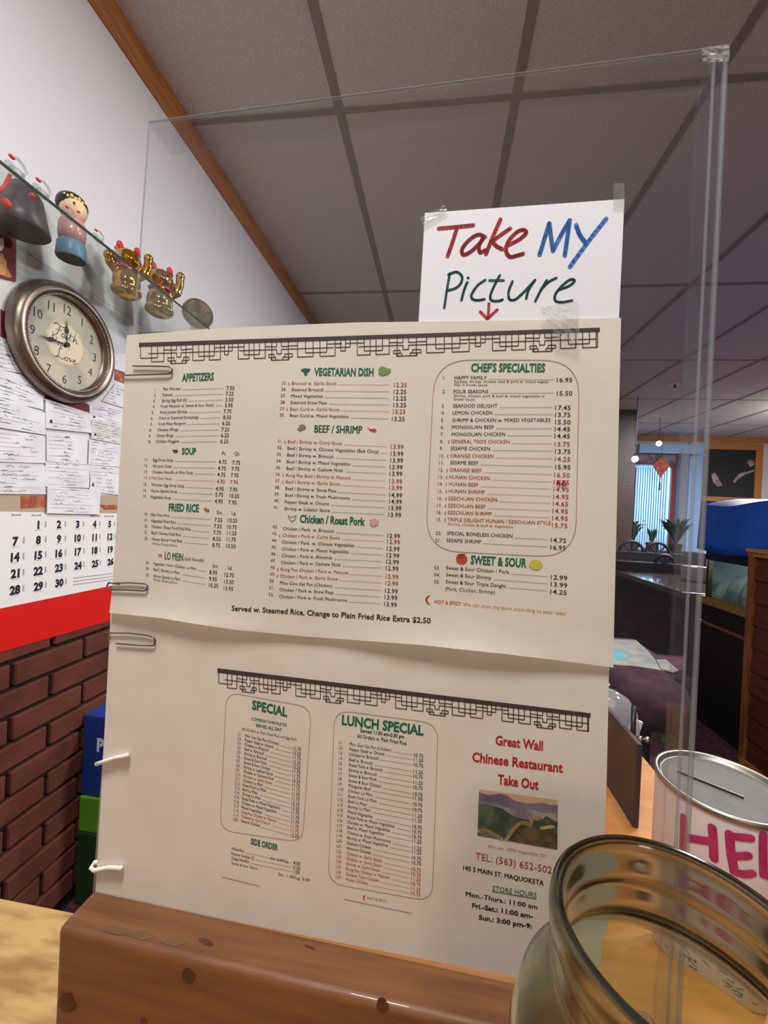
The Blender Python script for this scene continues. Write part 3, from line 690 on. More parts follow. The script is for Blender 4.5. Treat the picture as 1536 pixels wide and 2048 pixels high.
put(H, P2, 'Great Wall', cE(443, 462), cE(765, 502), cap=62/3.414, k=BRED, bold=.03); put(H, P2, 'Chinese Restaurant', cE(285, 575), cE(900, 651), cap=62/3.414, k=BRED, bold=.03); put(H, P2, 'Take Out', cE(458, 727), cE(735, 767), cap=64/3.414, k=BRED, bold=.03)
put(T, P2, 'We use 100% Vegetable Oil', cE(390, 1158), cE(787, 1226), cap=6.4, k=ORG); put(T, P2, 'TEL: (563) 652-502', cE(308, 1237), cE(825, 1336), cap=46/3.414, k=RED)
put(T, P2, '140 S MAIN ST. MAQUOKETA', cE(225, 1310), cE(770, 1416), cap=32/3.414, bold=.03); put(H, P2, 'STORE HOURS', cE(423, 1450), cE(722, 1498), cap=34/3.414, k=GRN)
stroke2(H, P2, [P2.to2(cE(423, 1457)), P2.to2(cE(722, 1506))], .0005, GRN, disc=False)
put(T, P2, 'Mon.-Thurs.: 11:00 am', cE(243, 1487), cE(727, 1577), cap=31/3.414, bold=.03); put(T, P2, 'Fri.-Sat.: 11:00 am-', cE(285, 1565), cE(697, 1640), cap=31/3.414, bold=.03); put(T, P2, 'Sun.: 3:00 pm-9:', cE(330, 1645), cE(690, 1708), cap=31/3.414, bold=.03)
H.split_build('section_heading', MI, s2, .0036)
T.build('dish_list', MI, s2)['label'] = 'small black and red price list, address and hours'
I.build('printed_picture', MI, s2)['label'] = 'small chili mark'
# printed hills-and-wall landscape
L = G()
def lp_(pts, k, lift): ppoly(L, P2, [cE(*p) for p in pts], k, .00014+.00003*lift)
TL, TR, BR, BL = (333, 765), (867, 838), (863, 1170), (322, 1075)
def ph(u, v):                                # position in the print
    a = [TL[i]+(TR[i]-TL[i])*u for i in (0, 1)]; b = [BL[i]+(BR[i]-BL[i])*u for i in (0, 1)]
    return (a[0]+(b[0]-a[0])*v, a[1]+(b[1]-a[1])*v)
def band(top, bot, k, lift): lp_([ph(u, v) for u, v in top]+[ph(u, v) for u, v in bot[::-1]], k, lift)
band([(0, 0), (1, 0)], [(0, .3), (1, .3)], 0, 0)
band([(0, .06), (.12, .1), (.27, .03), (.36, .05), (.46, .14), (.62, .16), (.8, .1), (.9, .12), (1, .1)], [(0, .5), (1, .5)], 1, 1)
band([(0, .26), (.2, .24), (.35, .3), (.6, .26), (.8, .3), (1, .26)], [(0, .5), (1, .5)], 2, 2)
band([(0, .32), (.12, .3), (.3, .34), (.4, .44), (.6, .5), (.75, .48), (.86, .36), (.95, .42), (1, .44)], [(0, 1), (1, 1)], 3, 3)
band([(.36, 1), (.48, .7), (.56, .55), (.64, .6), (.78, .62), (.9, .66), (1, .7)], [(.36, 1), (1, 1)], 5, 4)
for pth in ([(.02, .9), (.1, .86), (.2, .92), (.3, .98)], [(.36, .98), (.44, .76), (.52, .6), (.58, .56)], [(.58, .56), (.66, .58), (.68, .46), (.8, .4)], [(.8, .62), (.94, .55)]):
    pts = smooth_path([cE(*ph(*p)) for p in pth]); stroke2(L, P2, [P2.to2(p) for p in pts], .0022, 4, .0003)
L.build('printed_photograph', [m_l_sky, m_l_hill, m_l_mist, m_l_green, m_l_path, m_l_scrub], s2)['label'] = 'printed landscape of green hills with a winding stone wall'

# ---- hand-lettered sign
sg = sheet_mesh(P3, [cF(207, 210), cF(1375, 130)], [cF(170, 850), cF(1343, 835)], [cF(207, 210), cF(190, 520), cF(170, 850)], [cF(1375, 130), cF(1360, 480), cF(1343, 835)], 0, 12, 8).build('paper_sign', m_white_paper)
tag(sg, 'white card hand-lettered Take My Picture, taped above the menu sheets', 'sign')
W = G()
def pen(pts, w, k): stroke(W, P3, [cF(*p) for p in pts], w/2.954, k)
for s in ([(288, 302), (400, 292), (490, 283)], [(397, 292), (368, 385), (340, 464)], [(560, 352), (520, 338), (468, 368), (426, 420), (432, 455), (475, 438), (528, 388), (553, 352)], [(553, 352), (525, 400), (530, 442), (562, 428)],
          [(650, 248), (605, 350), (565, 452)], [(706, 302), (640, 348), (590, 386)], [(600, 376), (626, 405), (662, 424)], [(690, 402), (760, 366), (800, 328), (782, 310), (742, 326), (696, 378), (682, 430), (705, 468), (748, 460), (782, 450)]): pen(s, 23, 0)
for s in ([(935, 272), (905, 370), (878, 456)], [(935, 272), (945, 350), (957, 432)], [(957, 432), (1010, 330), (1055, 254)], [(1055, 254), (1040, 360), (1026, 460)], [(1092, 282), (1114, 340), (1145, 384)], [(1268, 246), (1170, 370), (1056, 526)]): pen(s, 25, 1)
for s in ([(353, 565), (335, 670), (321, 766)], [(345, 572), (392, 556), (424, 582), (418, 622), (385, 652), (337, 666)], [(455, 616), (436, 665), (421, 722)], [(459, 590), (462, 592)], [(560, 604), (515, 636), (480, 690), (488, 716), (520, 722), (556, 716)],
          [(646, 576), (612, 640), (590, 698), (600, 724), (640, 726), (662, 718)], [(586, 606), (668, 606)], [(720, 612), (698, 670), (702, 715), (735, 718), (785, 676), (852, 604)], [(852, 604), (815, 660), (800, 712)],
          [(920, 606), (885, 665), (853, 728)], [(887, 660), (930, 616), (976, 592)], [(985, 664), (1052, 638), (1083, 608), (1056, 602), (1006, 642), (970, 690), (972, 726), (1012, 734), (1068, 724)]): pen(s, 15, 2)
for s in ([(582, 742), (578, 822)], [(532, 790), (572, 830)], [(630, 778), (574, 830)]): pen(s, 17, 0)
W.build('lettering', [m_mark_red, m_mark_blue, m_mark_green], sg)['label'] = 'red, blue and green marker lettering with a red arrow'

# ---- the clear panel itself
g = G(); t = .003
def ap_(q, off): return PS.to3(PS.to2(q), off)
c = [PS.to2(p) for p in ((299, 245), (1455, 95))]+[np.array([.1685, -.399]), np.array([-.262, -.399])]
def slab(c2, o1, o0, k): g.hexa([PS.to3(c2[i], o1) for i in (3, 2, 1, 0)]+[PS.to3(c2[i], o0) for i in (3, 2, 1, 0)], k)
shield = thing('acrylic_shield', PS.to3(np.array([0, -.399]), -.001), 'clear acrylic shield standing on the counter with menus fixed to it', 'acrylic panel')
slab(c, .0012, -.0012, 0); g.build('front_panel', m_acrylic, shield)
g = G(); LIP = .026
slab([c[1]+[-.004, 0], c[1], c[2], c[2]+[-.004, 0]], -.0014, -LIP, 0); g.build('side_lip', m_lip, shield)
g = G(); slab([c[0], c[1]+[-.0042, 0], c[1]+[-.0042, -.003], c[0]+[0, -.003]], -.0014, -LIP, 0); g.build('top_lip', m_lip, shield)
g = G()
def bar(a, b, o, r): g.tube([PS.to3(a, o), PS.to3(b, o)], r, 6)
bar(c[1]+[-.001, 0], c[2]+[-.001, 0], .0002, .0016); bar(c[1]+[-.0075, -.001], c[2]+[-.0075, 0], .0002, .0010)
bar(c[0], c[1], .0002, .0009); bar(c[0]+[0, 0], c[3], .0002, .0006); g2 = G(); g2.tube([PS.to3(c[1]+[-.002, -.001], -LIP), PS.to3(c[2]+[-.002, 0], -LIP)], .0006, 6); g2.tube([PS.to3(c[0]+[.03, -.001], -LIP), PS.to3(c[1]+[-.004, -.001], -LIP)], .0006, 6); g2.build('back_edge', m_lip, shield)
g.build('edge', m_acr_edge, shield)['label'] = 'bright polished edge'

# ---- tape
def tape(pix, label, m, off=.0052, rough=0., n=8):
    g = G(); a, b, c_, d = [PS.to2(p) for p in pix]; rd = random.Random(len(label)); vs = []
    for j in range(n+1):
        for i in range(n+1):
            u, v = i/n, j/n; p = (a*(1-u)+b*u)*(1-v)+(d*(1-u)+c_*u)*v
            vs.append(PS.to3(p, off+rd.uniform(-rough, rough)))
    fs = [(j*(n+1)+i, (j+1)*(n+1)+i, (j+1)*(n+1)+i+1, j*(n+1)+i+1) for j in range(n) for i in range(n)]
    g.add(vs, fs)
    return tag(g.build('adhesive_tape', m), label, 'tape', 'clear tape on the panel')
tape([cF(1310, 45), cF(1372, 42), cF(1372, 185), cF(1305, 185)], 'clear tape tab rising from the upper corner of the white sign', m_tape, .0036, .0003)
tape([cF(178, 240), cF(320, 172), cF(345, 215), cF(200, 300)], 'slanted clear tape across the white sign corner above the word Take', m_tape, .0036, .0002)
tape([cF(870, 790), cF(1090, 745), cF(1100, 985), cF(960, 960)], 'crinkled shiny tape joining the white sign to the menu below', m_tape, .0078, .0007, 12)
tape([(1400, 104), (1455, 96), (1453, 130), (1400, 135)], 'wrinkled tape patch over the top corner of the acrylic shield', m_tape2, .0024, .0006)

# ---- clips on the edge of the sheets
def wire_clip(pix, label, P, off=.0013, r=.00055):
    g = G(); g.tube([P.to3(P.to2(p), off) for p in pix], r, 8)
    return tag(g.build('paper_clip', m_clip, smooth=True), label, 'paper clip', 'wire paper clips')
def arc(c, rx, ry, a0, a1, n=8): return [(c[0]+rx*math.cos(R(t)), c[1]+ry*math.sin(R(t))) for t in np.linspace(a0, a1, n)]
wire_clip([(276, 737)]+[(310, 737)]+[(342, 738)]+arc((342, 745), 12, 7.5, -80, 80)+[(300, 754), (262, 755), (252, 750)], 'steel paper clip beside the heading APPETIZERS', P1)
wire_clip([(250, 1166), (228, 1163)]+arc((232, 1170), 6, 7, -90, -250)+[(260, 1177), (296, 1179)]+arc((298, 1172), 8, 7, 70, -80)+[(270, 1163), (240, 1164)], 'steel paper clip near the bottom corner of the upper menu sheet', P1)
wire_clip([cK(548, 180), cK(528, 178)]+arc(cK(535, 165), 3.5, 5, 110, 270)+[cK(640, 154), cK(725, 165)]+arc(cK(748, 193), 7, 9, -80, 80)+[cK(680, 212), cK(577, 204)], 'steel paper clip at the top edge of the lower menu sheet', P2, .0013)
def hook(pts, label, r, off):
    g = G(); P = [P2.to3(P2.to2(cK(*p)), o) for p, o in zip(pts, off)]
    g.tube(P, r, 12)
    for e in (0, -1): g.ball(P[e], r, 12)
    g.ball(P[-1], r*1.25, 12)
    return tag(g.build('plastic_hook', m_whiteplastic, smooth=True), label, 'plastic hook', 'white plastic hooks')
hook([(490, 776), (530, 762), (580, 746), (635, 735)], 'white plastic peg on the sheet edge, the upper of the two', .0016, (.0022, .0024, .0024, .0024))
hook([(495, 1262), (462, 1262), (455, 1278), (478, 1284), (545, 1268), (605, 1271)], 'white plastic peg just above the lumber block end', .0016, (-.002, -.001, .001, .0022, .0024, .0024))

# ---- lumber block carrying the panel
def loc(s, d, z): return (eS[0]*s-nS[0]*d, DD+eS[1]*s-nS[1]*d, CZ+z)
g = G(); zt = -.3125
g.hexa([loc(-.258, -.033, -.40), loc(.150, -.033, -.40), loc(.150, -.0015, -.40), loc(-.258, -.0015, -.40), loc(-.258, -.033, zt), loc(.150, -.033, zt), loc(.150, -.0015, zt), loc(-.258, -.0015, zt)])
blk = g.build('lumber_block', m_block, bevel=.0045, seg=4, auto=40)
tag(blk, 'knotty brown lumber block lying in front of the clear shield', 'wood block')
PB = Plane(loc(0, -.033, 0), eS, nS)
g = G()
for q, r, sq in (((135, 2005), .0075, 1.0), ((378, 1953), .005, 1.1), ((287, 2045), .003, 1), ((765, 2010), .004, 1.2)):
    a = PB.to2(q); g.poly([PB.to3(a+np.array([math.cos(t), math.sin(t)*sq])*r*random.uniform(.85, 1.1), .0002) for t in np.linspace(0, 2*PI, 17)[:-1]], 0)
for q, s in (((412, 1884), .55), ((620, 1895), .3)):
    p = on_z(q, CZ+zt); g.poly([(p[0]+.010*s*math.cos(t)-.003*math.sin(t), p[1]+.004*s*math.sin(t), CZ+zt+.0002) for t in np.linspace(0, 2*PI, 17)[:-1]], 0)
g.split_build('knot', [m_knot], blk, .002)
g = G()
p = on_z((235, 1858), CZ+zt)
for dx, s in ((0, 1), (.02, .8), (.045, .7)):
    g.poly([(p[0]+dx+.012*s*math.cos(t)+.002*math.sin(3*t), p[1]-.001+.0028*math.sin(t), CZ+zt+.0002+.00005*s) for t in np.linspace(0, 2*PI, 19)[:-1]], 0)
g.build('stain', [m_stain], blk)['label'] = 'grey green stain'

# ---- counters
ZC = CZ-.40
g = G().box((-.262, .03, ZC-.04), (.366, 1.02, ZC)); tag(g.build('counter_top', m_counter, bevel=.003), 'orange wood counter top under the jar and the can', 'counter')
g = G().box((-1.0, .02, ZC-.04), (-.2635, .355, ZC)); tag(g.build('shelf_board', m_board, bevel=.002), 'pale grained board meeting the end of the lumber block', 'board')

# ================================================================== ON THE COUNTER
jc = (.0985, .1672); zj = ZC
prof = [(0, 0), (.054, 0), (.059, .005), (.0605, .02), (.0605, .188), (.0575, .202), (.0490, .2125), (.0452, .217), (.0450, .222), (.0466, .2245), (.0466, .2275), (.0452, .230), (.0452, .2345), (.0470, .237), (.0475, .243), (.0466, .248), (.0448, .250),
        (.0428, .2488), (.0418, .244), (.0415, .222), (.0424, .2155), (.047, .2085), (.0545, .199), (.0572, .186), (.0572, .02), (.054, .009), (0, .007)]
g = G().lathe(prof, (jc[0], jc[1], zj), 96)
n_ = 96
for i in range(len(g.m)):
    j = i//n_
    if 5 <= j <= 21: g.m[i] = 1
tag(g.build('glass_jar', [m_glass, m_glass2], auto=50), 'open glass jar with threaded neck in front of the menu and can', 'jar')

cc = (.300, .465); cr = .0575; zc1 = CZ-.262
can = thing('donation_can', (cc[0], cc[1], ZC), 'round tin collection can with a coin slot lid and pink letters', 'can')
G().lathe([(0, .0005), (cr-.001, .0005), (cr, .002), (cr, zc1-ZC-.004), (cr-.004, zc1-ZC-.009), (0, zc1-ZC-.009)], (cc[0], cc[1], ZC), 64).build('can_body', m_label, can, auto=40)
h = zc1-ZC
G().lathe([(cr-.001, h-.006), (cr+.0012, h-.005), (cr+.0018, h-.002), (cr+.001, h), (cr-.001, h+.0004), (cr-.003, h-.001), (cr-.0038, h-.004), (cr-.006, h-.0044)], (cc[0], cc[1], ZC), 64).build('rim', m_tinrim, can, smooth=True)
lid = G().lathe([(cr-.002, -.0052), (cr-.0045, -.0044), (cr-.010, -.0036), (cr-.016, -.0042), (.0, -.0042)], (cc[0], cc[1], zc1), 64).build('lid', m_tin, can, smooth=True)
a, b = on_z(cG(985, 280), zc1-.0037), on_z(cG(1390, 442), zc1-.0037); d = (b-a)/np.linalg.norm(b-a); nn = np.array([-d[1], d[0], 0])*.0014
G().prism([a-nn, b-nn, b+nn, a+nn], (0, 0, .0012)).build('coin_slot', m_black, lid)
class Cyl:
    n = None
    def to2(s, q):
        d = ray(q); A = d[0]**2+d[1]**2; B = -2*(d[0]*cc[0]+d[1]*cc[1]); C = cc[0]**2+cc[1]**2-(cr+.0002)**2
        D = B*B-4*A*C; t = (-B-math.sqrt(max(D, 0)))/(2*A); p = O0+d*t
        return np.array([math.atan2(p[1]-cc[1], p[0]-cc[0])*cr, p[2]])
    def to3(s, ab, off=0.):
        a = ab[0]/cr; r = cr+.0004+off; return np.array([cc[0]+r*math.cos(a), cc[1]+r*math.sin(a), ab[1]])
CY = Cyl(); g = G()
for s in ([(1025, 560), (1022, 700), (1020, 850)], [(1028, 680), (1110, 695), (1195, 706)], [(1198, 622), (1204, 700), (1208, 810)], [(1302, 660), (1310, 760), (1330, 880)], [(1304, 672), (1370, 680), (1430, 686)], [(1312, 795), (1360, 795), (1415, 792)], [(1330, 890), (1390, 905), (1440, 900)],
          [(1506, 668), (1505, 760), (1508, 905)], [(1508, 905), (1550, 920), (1590, 930)]):
    pts = smooth_path([cG(*p) for p in s], 10); stroke2(g, CY, [CY.to2(p) for p in pts], .0068, 0, .0002)
g.build('lettering', m_magenta, can)['label'] = 'hand-drawn pink capital letters'
g = G()
rd = random.Random(3)
for k in range(26):
    a0 = R(rd.uniform(190, 290))*cr; z0 = ZC+rd.uniform(.012, .055); stroke2(g, CY, [np.array([a0, z0]), np.array([a0+rd.uniform(.002, .007), z0+rd.uniform(-.003, .003)]), np.array([a0+rd.uniform(.003, .008), z0+rd.uniform(-.004, .004)])], .0012, 0, .0001)
g.build('doodle', m_scrib, can)['label'] = 'grey pencil scribbles'

X = .271
g = G().box((X, .58, ZC), (X+.007, .74, on_x((1278, 1486), X)[2]-.004)); hold = tag(g.build('menu_holder', m_darkbrown, bevel=.001), 'dark brown upright holder standing beside the round can', 'holder')
base = on_x((1285, 1487), .29)
g = G().tube([(.285, .62, ZC), (.287, .628, ZC+.10), (.292, .64, ZC+.135)], .0035, 10); tag(g.build('ballpoint_pen', m_black, smooth=True), 'black pen standing behind the dark holder', 'pen')
p = on_z((1262, 1492), ZC); ty = p[1]; tz = ZC+.018
st = thing('tag_stand', (p[0]+.002, ty, ZC), 'small white tag on a black stand between clear dome and green motif', 'tag')
G().hexa([(p[0]-.006, ty, tz-.002), (p[0]+.012, ty, tz+.002), (p[0]+.012, ty+.005, tz+.002), (p[0]-.006, ty+.005, tz-.002), (p[0], ty, tz+.030), (p[0]+.018, ty, tz+.026), (p[0]+.018, ty+.005, tz+.026), (p[0], ty+.005, tz+.030)]).build('tag_card', m_whiteplastic, st)
G().lathe([(0, 0), (.012, 0), (.012, .004), (.004, .006), (.004, .018), (0, .018)], (p[0]+.004, ty+.003, ZC+.0003), 16).build('stand', m_black, st)
for dx in (.014, .026): G().ball((p[0]+dx, ty, tz-.004), .006, 10).build('bead', m_bead, st, smooth=True)
q = on_z((1213, 1475), ZC)
dome = thing('clear_dome', (q[0], q[1], ZC), 'clear plastic dome lid on a dark base beside the menu edge', 'dome')
G().lathe([(.050, .008), (.052, .028), (.047, .055), (.034, .075), (.015, .086), (0, .088)], (q[0], q[1], ZC), 32).build('dome_lid', m_dome, dome, smooth=True)
G().lathe([(0, 0), (.052, 0), (.054, .002), (.054, .008), (0, .008)], (q[0], q[1], ZC+.0003), 32).build('base', m_black, dome, auto=40)
q2 = on_y((1205, 1375), .97)
bt = thing('pump_bottle', (q2[0], .97, ZC), 'blue capped bottle peeking out behind the menu edge', 'bottle')
hb = q2[2]-ZC-.02
G().lathe([(0, 0), (.024, 0), (.026, .004), (.026, hb-.02), (.012, hb-.005), (.012, hb), (0, hb)], (q2[0], .97, ZC), 24).build('bottle_body', m_dome, bt, smooth=True)
G().lathe([(0, hb), (.015, hb), (.015, hb+.03), (.008, hb+.034), (.008, hb+.05), (0, hb+.05)], (q2[0], .97, ZC), 24).build('cap', m_sanblue, bt, auto=40)

# ================================================================== LEFT WALL: clock, shelf, papers
PW = Plane((XW, 0, 0), (0, 1, 0), (1, 0, 0))
# clock
ky, kz = .972, CZ+.396
ck = thing('wall_clock', (XW, ky, kz), 'round pewter wall clock reading Faith Hope Love on the white wall', 'clock')
C0 = (XW, ky, kz)
G().lathe([(.150, .001), (.152, .010), (.149, .022), (.141, .034), (.131, .038), (.122, .034), (.1185, .026), (.117, .012), (.112, .012), (.112, .001)], C0, 96, axis='x', closed=True).build('clock_frame', m_pewter, ck, smooth=True)
def beads(r, h, br, n):
    g = G()
    for i in range(n):
        a = 2*PI*i/n; g.ball((XW+h, ky+r*math.cos(a), kz+r*math.sin(a)), br, 6)
    return g
beads(.1185, .0335, .0021, 120).build('inner_beading', m_bead, ck, smooth=True)
beads(.1475, .0265, .0014, 170).build('outer_beading', m_pewter, ck, smooth=True)
G().lathe([(0, .0125), (.1165, .0125), (.1165, .010), (0, .010)], C0, 64, axis='x').build('clock_face', m_face, ck)
G().lathe([(0, .0131), (.058, .0131), (.058, .0126), (0, .0126)], C0, 48, axis='x').build('medallion_ring', m_face_ring, ck)
md = G().lathe([(0, .0135), (.051, .0135), (.051, .0130), (0, .0130)], C0, 48, axis='x').build('medallion', m_face_cream, ck)
PC = Plane((XW+.0128, 0, 0), (0, 1, 0), (1, 0, 0))
g = G()
for i in range(1, 13):
    a = R(90-30*i); v, f, wd = glyphs(str(i), -.004); s = .023; o = np.array([ky+.091*math.cos(a), kz+.091*math.sin(a)])
    g.add([PC.to3(o+np.array([(x-wd/2)*s*.86, (y-.5)*s]), .0003) for x, y in v], f)
g.split_build('numeral', m_num, ck, .010)
PC2 = Plane((XW+.0138, 0, 0), (0, 1, 0), (1, 0, 0)); g = G()
def script(paths, o, s):
    for pth in paths:
        pts = smooth_path([np.array([o[0]+x*s, o[1]+y*s]) for x, y in pth]); n = len(pts)
        stroke2(g, PC2, pts, [.0011+.0006*abs(math.sin(i*.7)) for i in range(n)], 0, .0002)
F_ = [[(.2, 1.1), (.5, 1.3), (1.2, 1.15), (1.7, 1.3)], [(1.0, 1.2), (.75, .4), (.4, -.1), (.1, .1)], [(.5, .65), (1.2, .7)]]
def aa(x): return [(x+.4, .42), (x+.15, .45), (x, .15), (x+.15, 0), (x+.4, .3), (x+.42, .05), (x+.6, .1)]
FA = F_+[aa(1.2), [(1.85, .42), (1.8, .05), (2.0, .05), (2.2, .4)], [(2.45, .95), (2.25, .1), (2.5, .05)], [(2.1, .6), (2.7, .62)], [(3.05, 1.1), (2.7, 0), (2.95, .4), (3.15, .4), (3.1, 0), (3.4, .1)], [(1.95, .7), (1.97, .72)]]
script(FA, (ky-.042, kz+.014), .0225)
HO = [[(.1, 1.0), (.3, 1.1), (.2, 0)], [(.9, 1.1), (.7, 0)], [(.15, .5), (.9, .55)], [(1.3, .4), (1.05, .3), (1.1, 0), (1.35, .05), (1.4, .35), (1.6, .35)], [(1.75, .45), (1.55, -.6)], [(1.7, .35), (1.95, .45), (2.0, .1), (1.7, 0)], [(2.2, .2), (2.5, .35), (2.4, .5), (2.2, .2), (2.4, 0), (2.65, .15)]]
script(HO, (ky-.043, kz-.009), .016)
LO = [[(.9, 1.2), (.5, 1.1), (.4, .3), (0, 0), (.4, .1), (.9, 0), (1.2, .2)], [(1.5, .45), (1.25, .3), (1.3, 0), (1.55, .05), (1.6, .4), (1.8, .35)], [(1.85, .45), (1.95, .05), (2.2, .45)], [(2.3, .2), (2.6, .35), (2.5, .5), (2.3, .2), (2.5, 0), (2.9, .2)]]
script(LO, (ky-.030, kz-.042), .0225)
g.build('lettering', m_num, md)
def hand(ang, L, w, lift):
    g = G(); P = Plane((XW+lift, 0, 0), (0, 1, 0), (1, 0, 0)); d = np.array([math.cos(ang), math.sin(ang)]); n_ = np.array([-d[1], d[0]]); o = np.array([ky, kz])
    for pts in ([(0, .4), (.45, .3), (.52, 1.6), (.62, 1.7), (.72, .6), (1, .1)],):
        up = [o+d*a*L+n_*b*w for a, b in pts]; dn = [o+d*a*L-n_*b*w for a, b in pts[::-1]]
        g.prism([P.to3(p, 0) for p in up+dn], (.0008, 0, 0))
    return g
hand(R(94), .062, .0032, .0160).build('hour_hand', m_num, ck); hand(R(186), .078, .003, .0175).build('minute_hand', m_num, ck)
G().lathe([(0, .014), (.006, .014), (.006, .0195), (0, .0195)], C0, 20, axis='x').build('hub', m_num, ck)

# glass shelf
ZS = CZ+.578; XF = -.788
sh = thing('glass_shelf', (XW, .9, ZS), 'clear glass shelf on the white wall carrying figurines', 'shelf')
G().box((XW+.001, -.3, ZS-.006), (XF-.0015, 1.40, ZS)).build('shelf_pane', m_shelf, sh)
G().box((XF-.0015, -.3, ZS-.006), (XF, 1.40, ZS)).build('front_edge', m_shelf_edge, sh)['label'] = 'dark green polished front edge'
G().hexa([(XW+.001, 1.30, ZS-.02), (XF-.01, 1.30, ZS-.012), (XF-.01, 1.33, ZS-.012), (XW+.001, 1.33, ZS-.03), (XW+.001, 1.30, ZS-.0062), (XF-.01, 1.30, ZS-.0062), (XF-.01, 1.33, ZS-.0062), (XW+.001, 1.33, ZS-.0062)]).build('bracket', m_whiteplastic, sh)
# doll jar
dx, dy = -.925, .905
dl = thing('doll_figurine', (dx, dy, ZS), 'black haired doll figurine with blue foot on the glass shelf', 'figurine')
G().lathe([(0, 0), (.030, 0), (.032, .004), (.030, .034), (.027, .040), (0, .040)], (dx, dy, ZS), 32).build('foot', m_dollblue, dl, auto=40)['label'] = 'dull blue round foot'
G().lathe([(0, 0), (.0285, 0), (.0285, .0006), (0, .0006)], (dx, dy, ZS-.0003), 32).build('foot_pad', m_black, dl)
G().lathe([(0, .040), (.026, .040), (.029, .060), (.028, .085), (.020, .098), (0, .100)], (dx, dy, ZS), 32).build('robe', m_dollred, dl, smooth=True)
G().ball((dx, dy, ZS+.120), (.029, .029, .032), 24).build('head', m_dollcream, dl, smooth=True)
G().ball((dx-.007, dy+.003, ZS+.132), (.033, .034, .030), 24).build('hair', m_dollblack, dl, smooth=True)
g = G()
for k in range(9):
    a = R(-100+k*17); g.ball((dx+.024*math.cos(a)-.002, dy+.025*math.sin(a), ZS+.137+.003*(k % 2)), (.0045, .0045, .0055), 8)
g.build('flower_wreath', m_dollgold, dl, smooth=True)
g = G()
for s in (-1, 1):
    g.ball((dx+.024, dy-.012+s*.010, ZS+.121), (.003, .003, .002), 8)
g.build('eye', m_dollblack, dl); G().ball((dx+.025, dy-.010, ZS+.108), (.003, .004, .002), 8).build('mouth', m_catred, dl)
# lucky cats
def cat(x, y, s, m, lab, paws, turn):
    t = thing('lucky_cat', (x, y, ZS), lab, 'figurine', 'gold cat figurines')
    def W_(p): c_, s_ = math.cos(turn), math.sin(turn); return (x+s*(p[0]*c_-p[1]*s_), y+s*(p[0]*s_+p[1]*c_), ZS+s*p[2])
    g = G()
    g.ball(W_((0, 0, .042)), (s*.036, s*.038, s*.044), 20); g.ball(W_((0, 0, .016)), (s*.040, s*.042, s*.020), 20)
    g.ball(W_((.004, 0, .106)), (s*.034, s*.038, s*.031), 20); g.ball(W_((0, 0, .075)), (s*.028, s*.03, s*.03), 16); g.ball(W_((.034, 0, .099)), (s*.010, s*.014, s*.009), 12)
    for sd, hgt in paws:
        P = [W_(p) for p in ((.0, sd*.026, .068), (.012, sd*.044, .080), (.016, sd*.050, .105), (.018, sd*.050, hgt))]
        g.tube(P, [s*.014, s*.013, s*.012, s*.012], 12); g.ball(P[-1], s*.0135, 12); g.ball(P[1], s*.0135, 12)
    for sd in (-1, 1):
        g.ball(W_((.034, sd*.018, .010)), (s*.016, s*.012, s*.010), 12)
        g.lathe([(s*.013, 0), (s*.009, s*.014), (0, s*.026)], W_((0, sd*.022, .128)), 12)
    g.build('body', m, t, remesh=.0022*s)
    g = G()
    for sd in (-1, 1):
        a, b, c_ = W_((.010, sd*.022-.009, .132)), W_((.010, sd*.022+.009, .132)), W_((.004, sd*.022, .151)); k = W_((.016, sd*.022, .138))
        g.poly([a, b, k]).poly([b, c_, k]).poly([c_, a, k])
        g.ball(W_((.008, sd*.022, .139)), (s*.008, s*.0115, s*.013), 10)
    g.split_build('ear_lining', m_catred, t, .005)
    G().lathe([(s*.030, -s*.004), (s*.034, 0), (s*.030, s*.004)], W_((.002, 0, .077)), 24, closed=True).build('collar', m_catred, t, smooth=True)
    G().ball(W_((.036, 0, .070)), s*.007, 12).build('bell', m_gold, t, smooth=True)
    g = G()
    for sd in (-1, 1): g.ball(W_((.034, sd*.014, .112)), (s*.003, s*.004, s*.005), 8)
    g.build('eye', m_dollblack, t, smooth=True); G().ball(W_((.044, 0, .102)), s*.003, 8).build('nose', m_dollblack, t, smooth=True)
    return t
cat(-.925, 1.085, .98, m_gold, 'bright gold cat figurine with red ears beside the doll', ((1, .128), (-1, .095)), R(-40))
cat(-.905, 1.200, 1.04, m_gold2, 'pale gold cat figurine with raised paw next to the mirror disc', ((1, .130),), R(-45))
# round mirror
mr = thing('mirror_disc', (-.838, 1.30, ZS), 'small round mirror disc leaning at the shelf end', 'mirror')
g = G(); g.lathe([(0, -.003), (.046, -.003), (.050, 0), (.046, .004), (0, .004)], (-.838, 1.30, ZS+.053), 40, axis='x'); g.build('frame', m_gold2, mr, auto=40)
G().lathe([(0, .0045), (.042, .0045)], (-.838, 1.30, ZS+.053), 40, axis='x').build('glass', mat('mirror_grey', (168, 160, 138), .25, metal=.5, noise=((120, 112, 96), 30, .4, .6)), mr)
G().box((-.85, 1.28, ZS), (-.826, 1.32, ZS+.006)).build('foot', m_clearglass, mr)
mr.rotation_euler = (0, 0, R(-45))
# dark bell
bl_ = thing('bell_ornament', (-.945, .800, ZS-.0), 'dark grey bell ornament with red ribbon beside the tiny swans', 'ornament')
G().lathe([(.050, 0), (.053, .003), (.046, .03), (.036, .075), (.022, .098), (0, .104), ], (-.945, .800, ZS), 32).build('bell', m_bell, bl_, smooth=True)
rp = [on_x(q, -.905) for q in ((20, 350), (9, 372), (-4, 402))]; rp = [(p[0], p[1], max(p[2], ZS+.02)) for p in rp]; g = G().tube(rp, .0035, 8); g.ball((-.905, .735, ZS+.0105), (.008, .010, .010), 12); g.build('ribbon', m_ribbon, bl_, smooth=True)
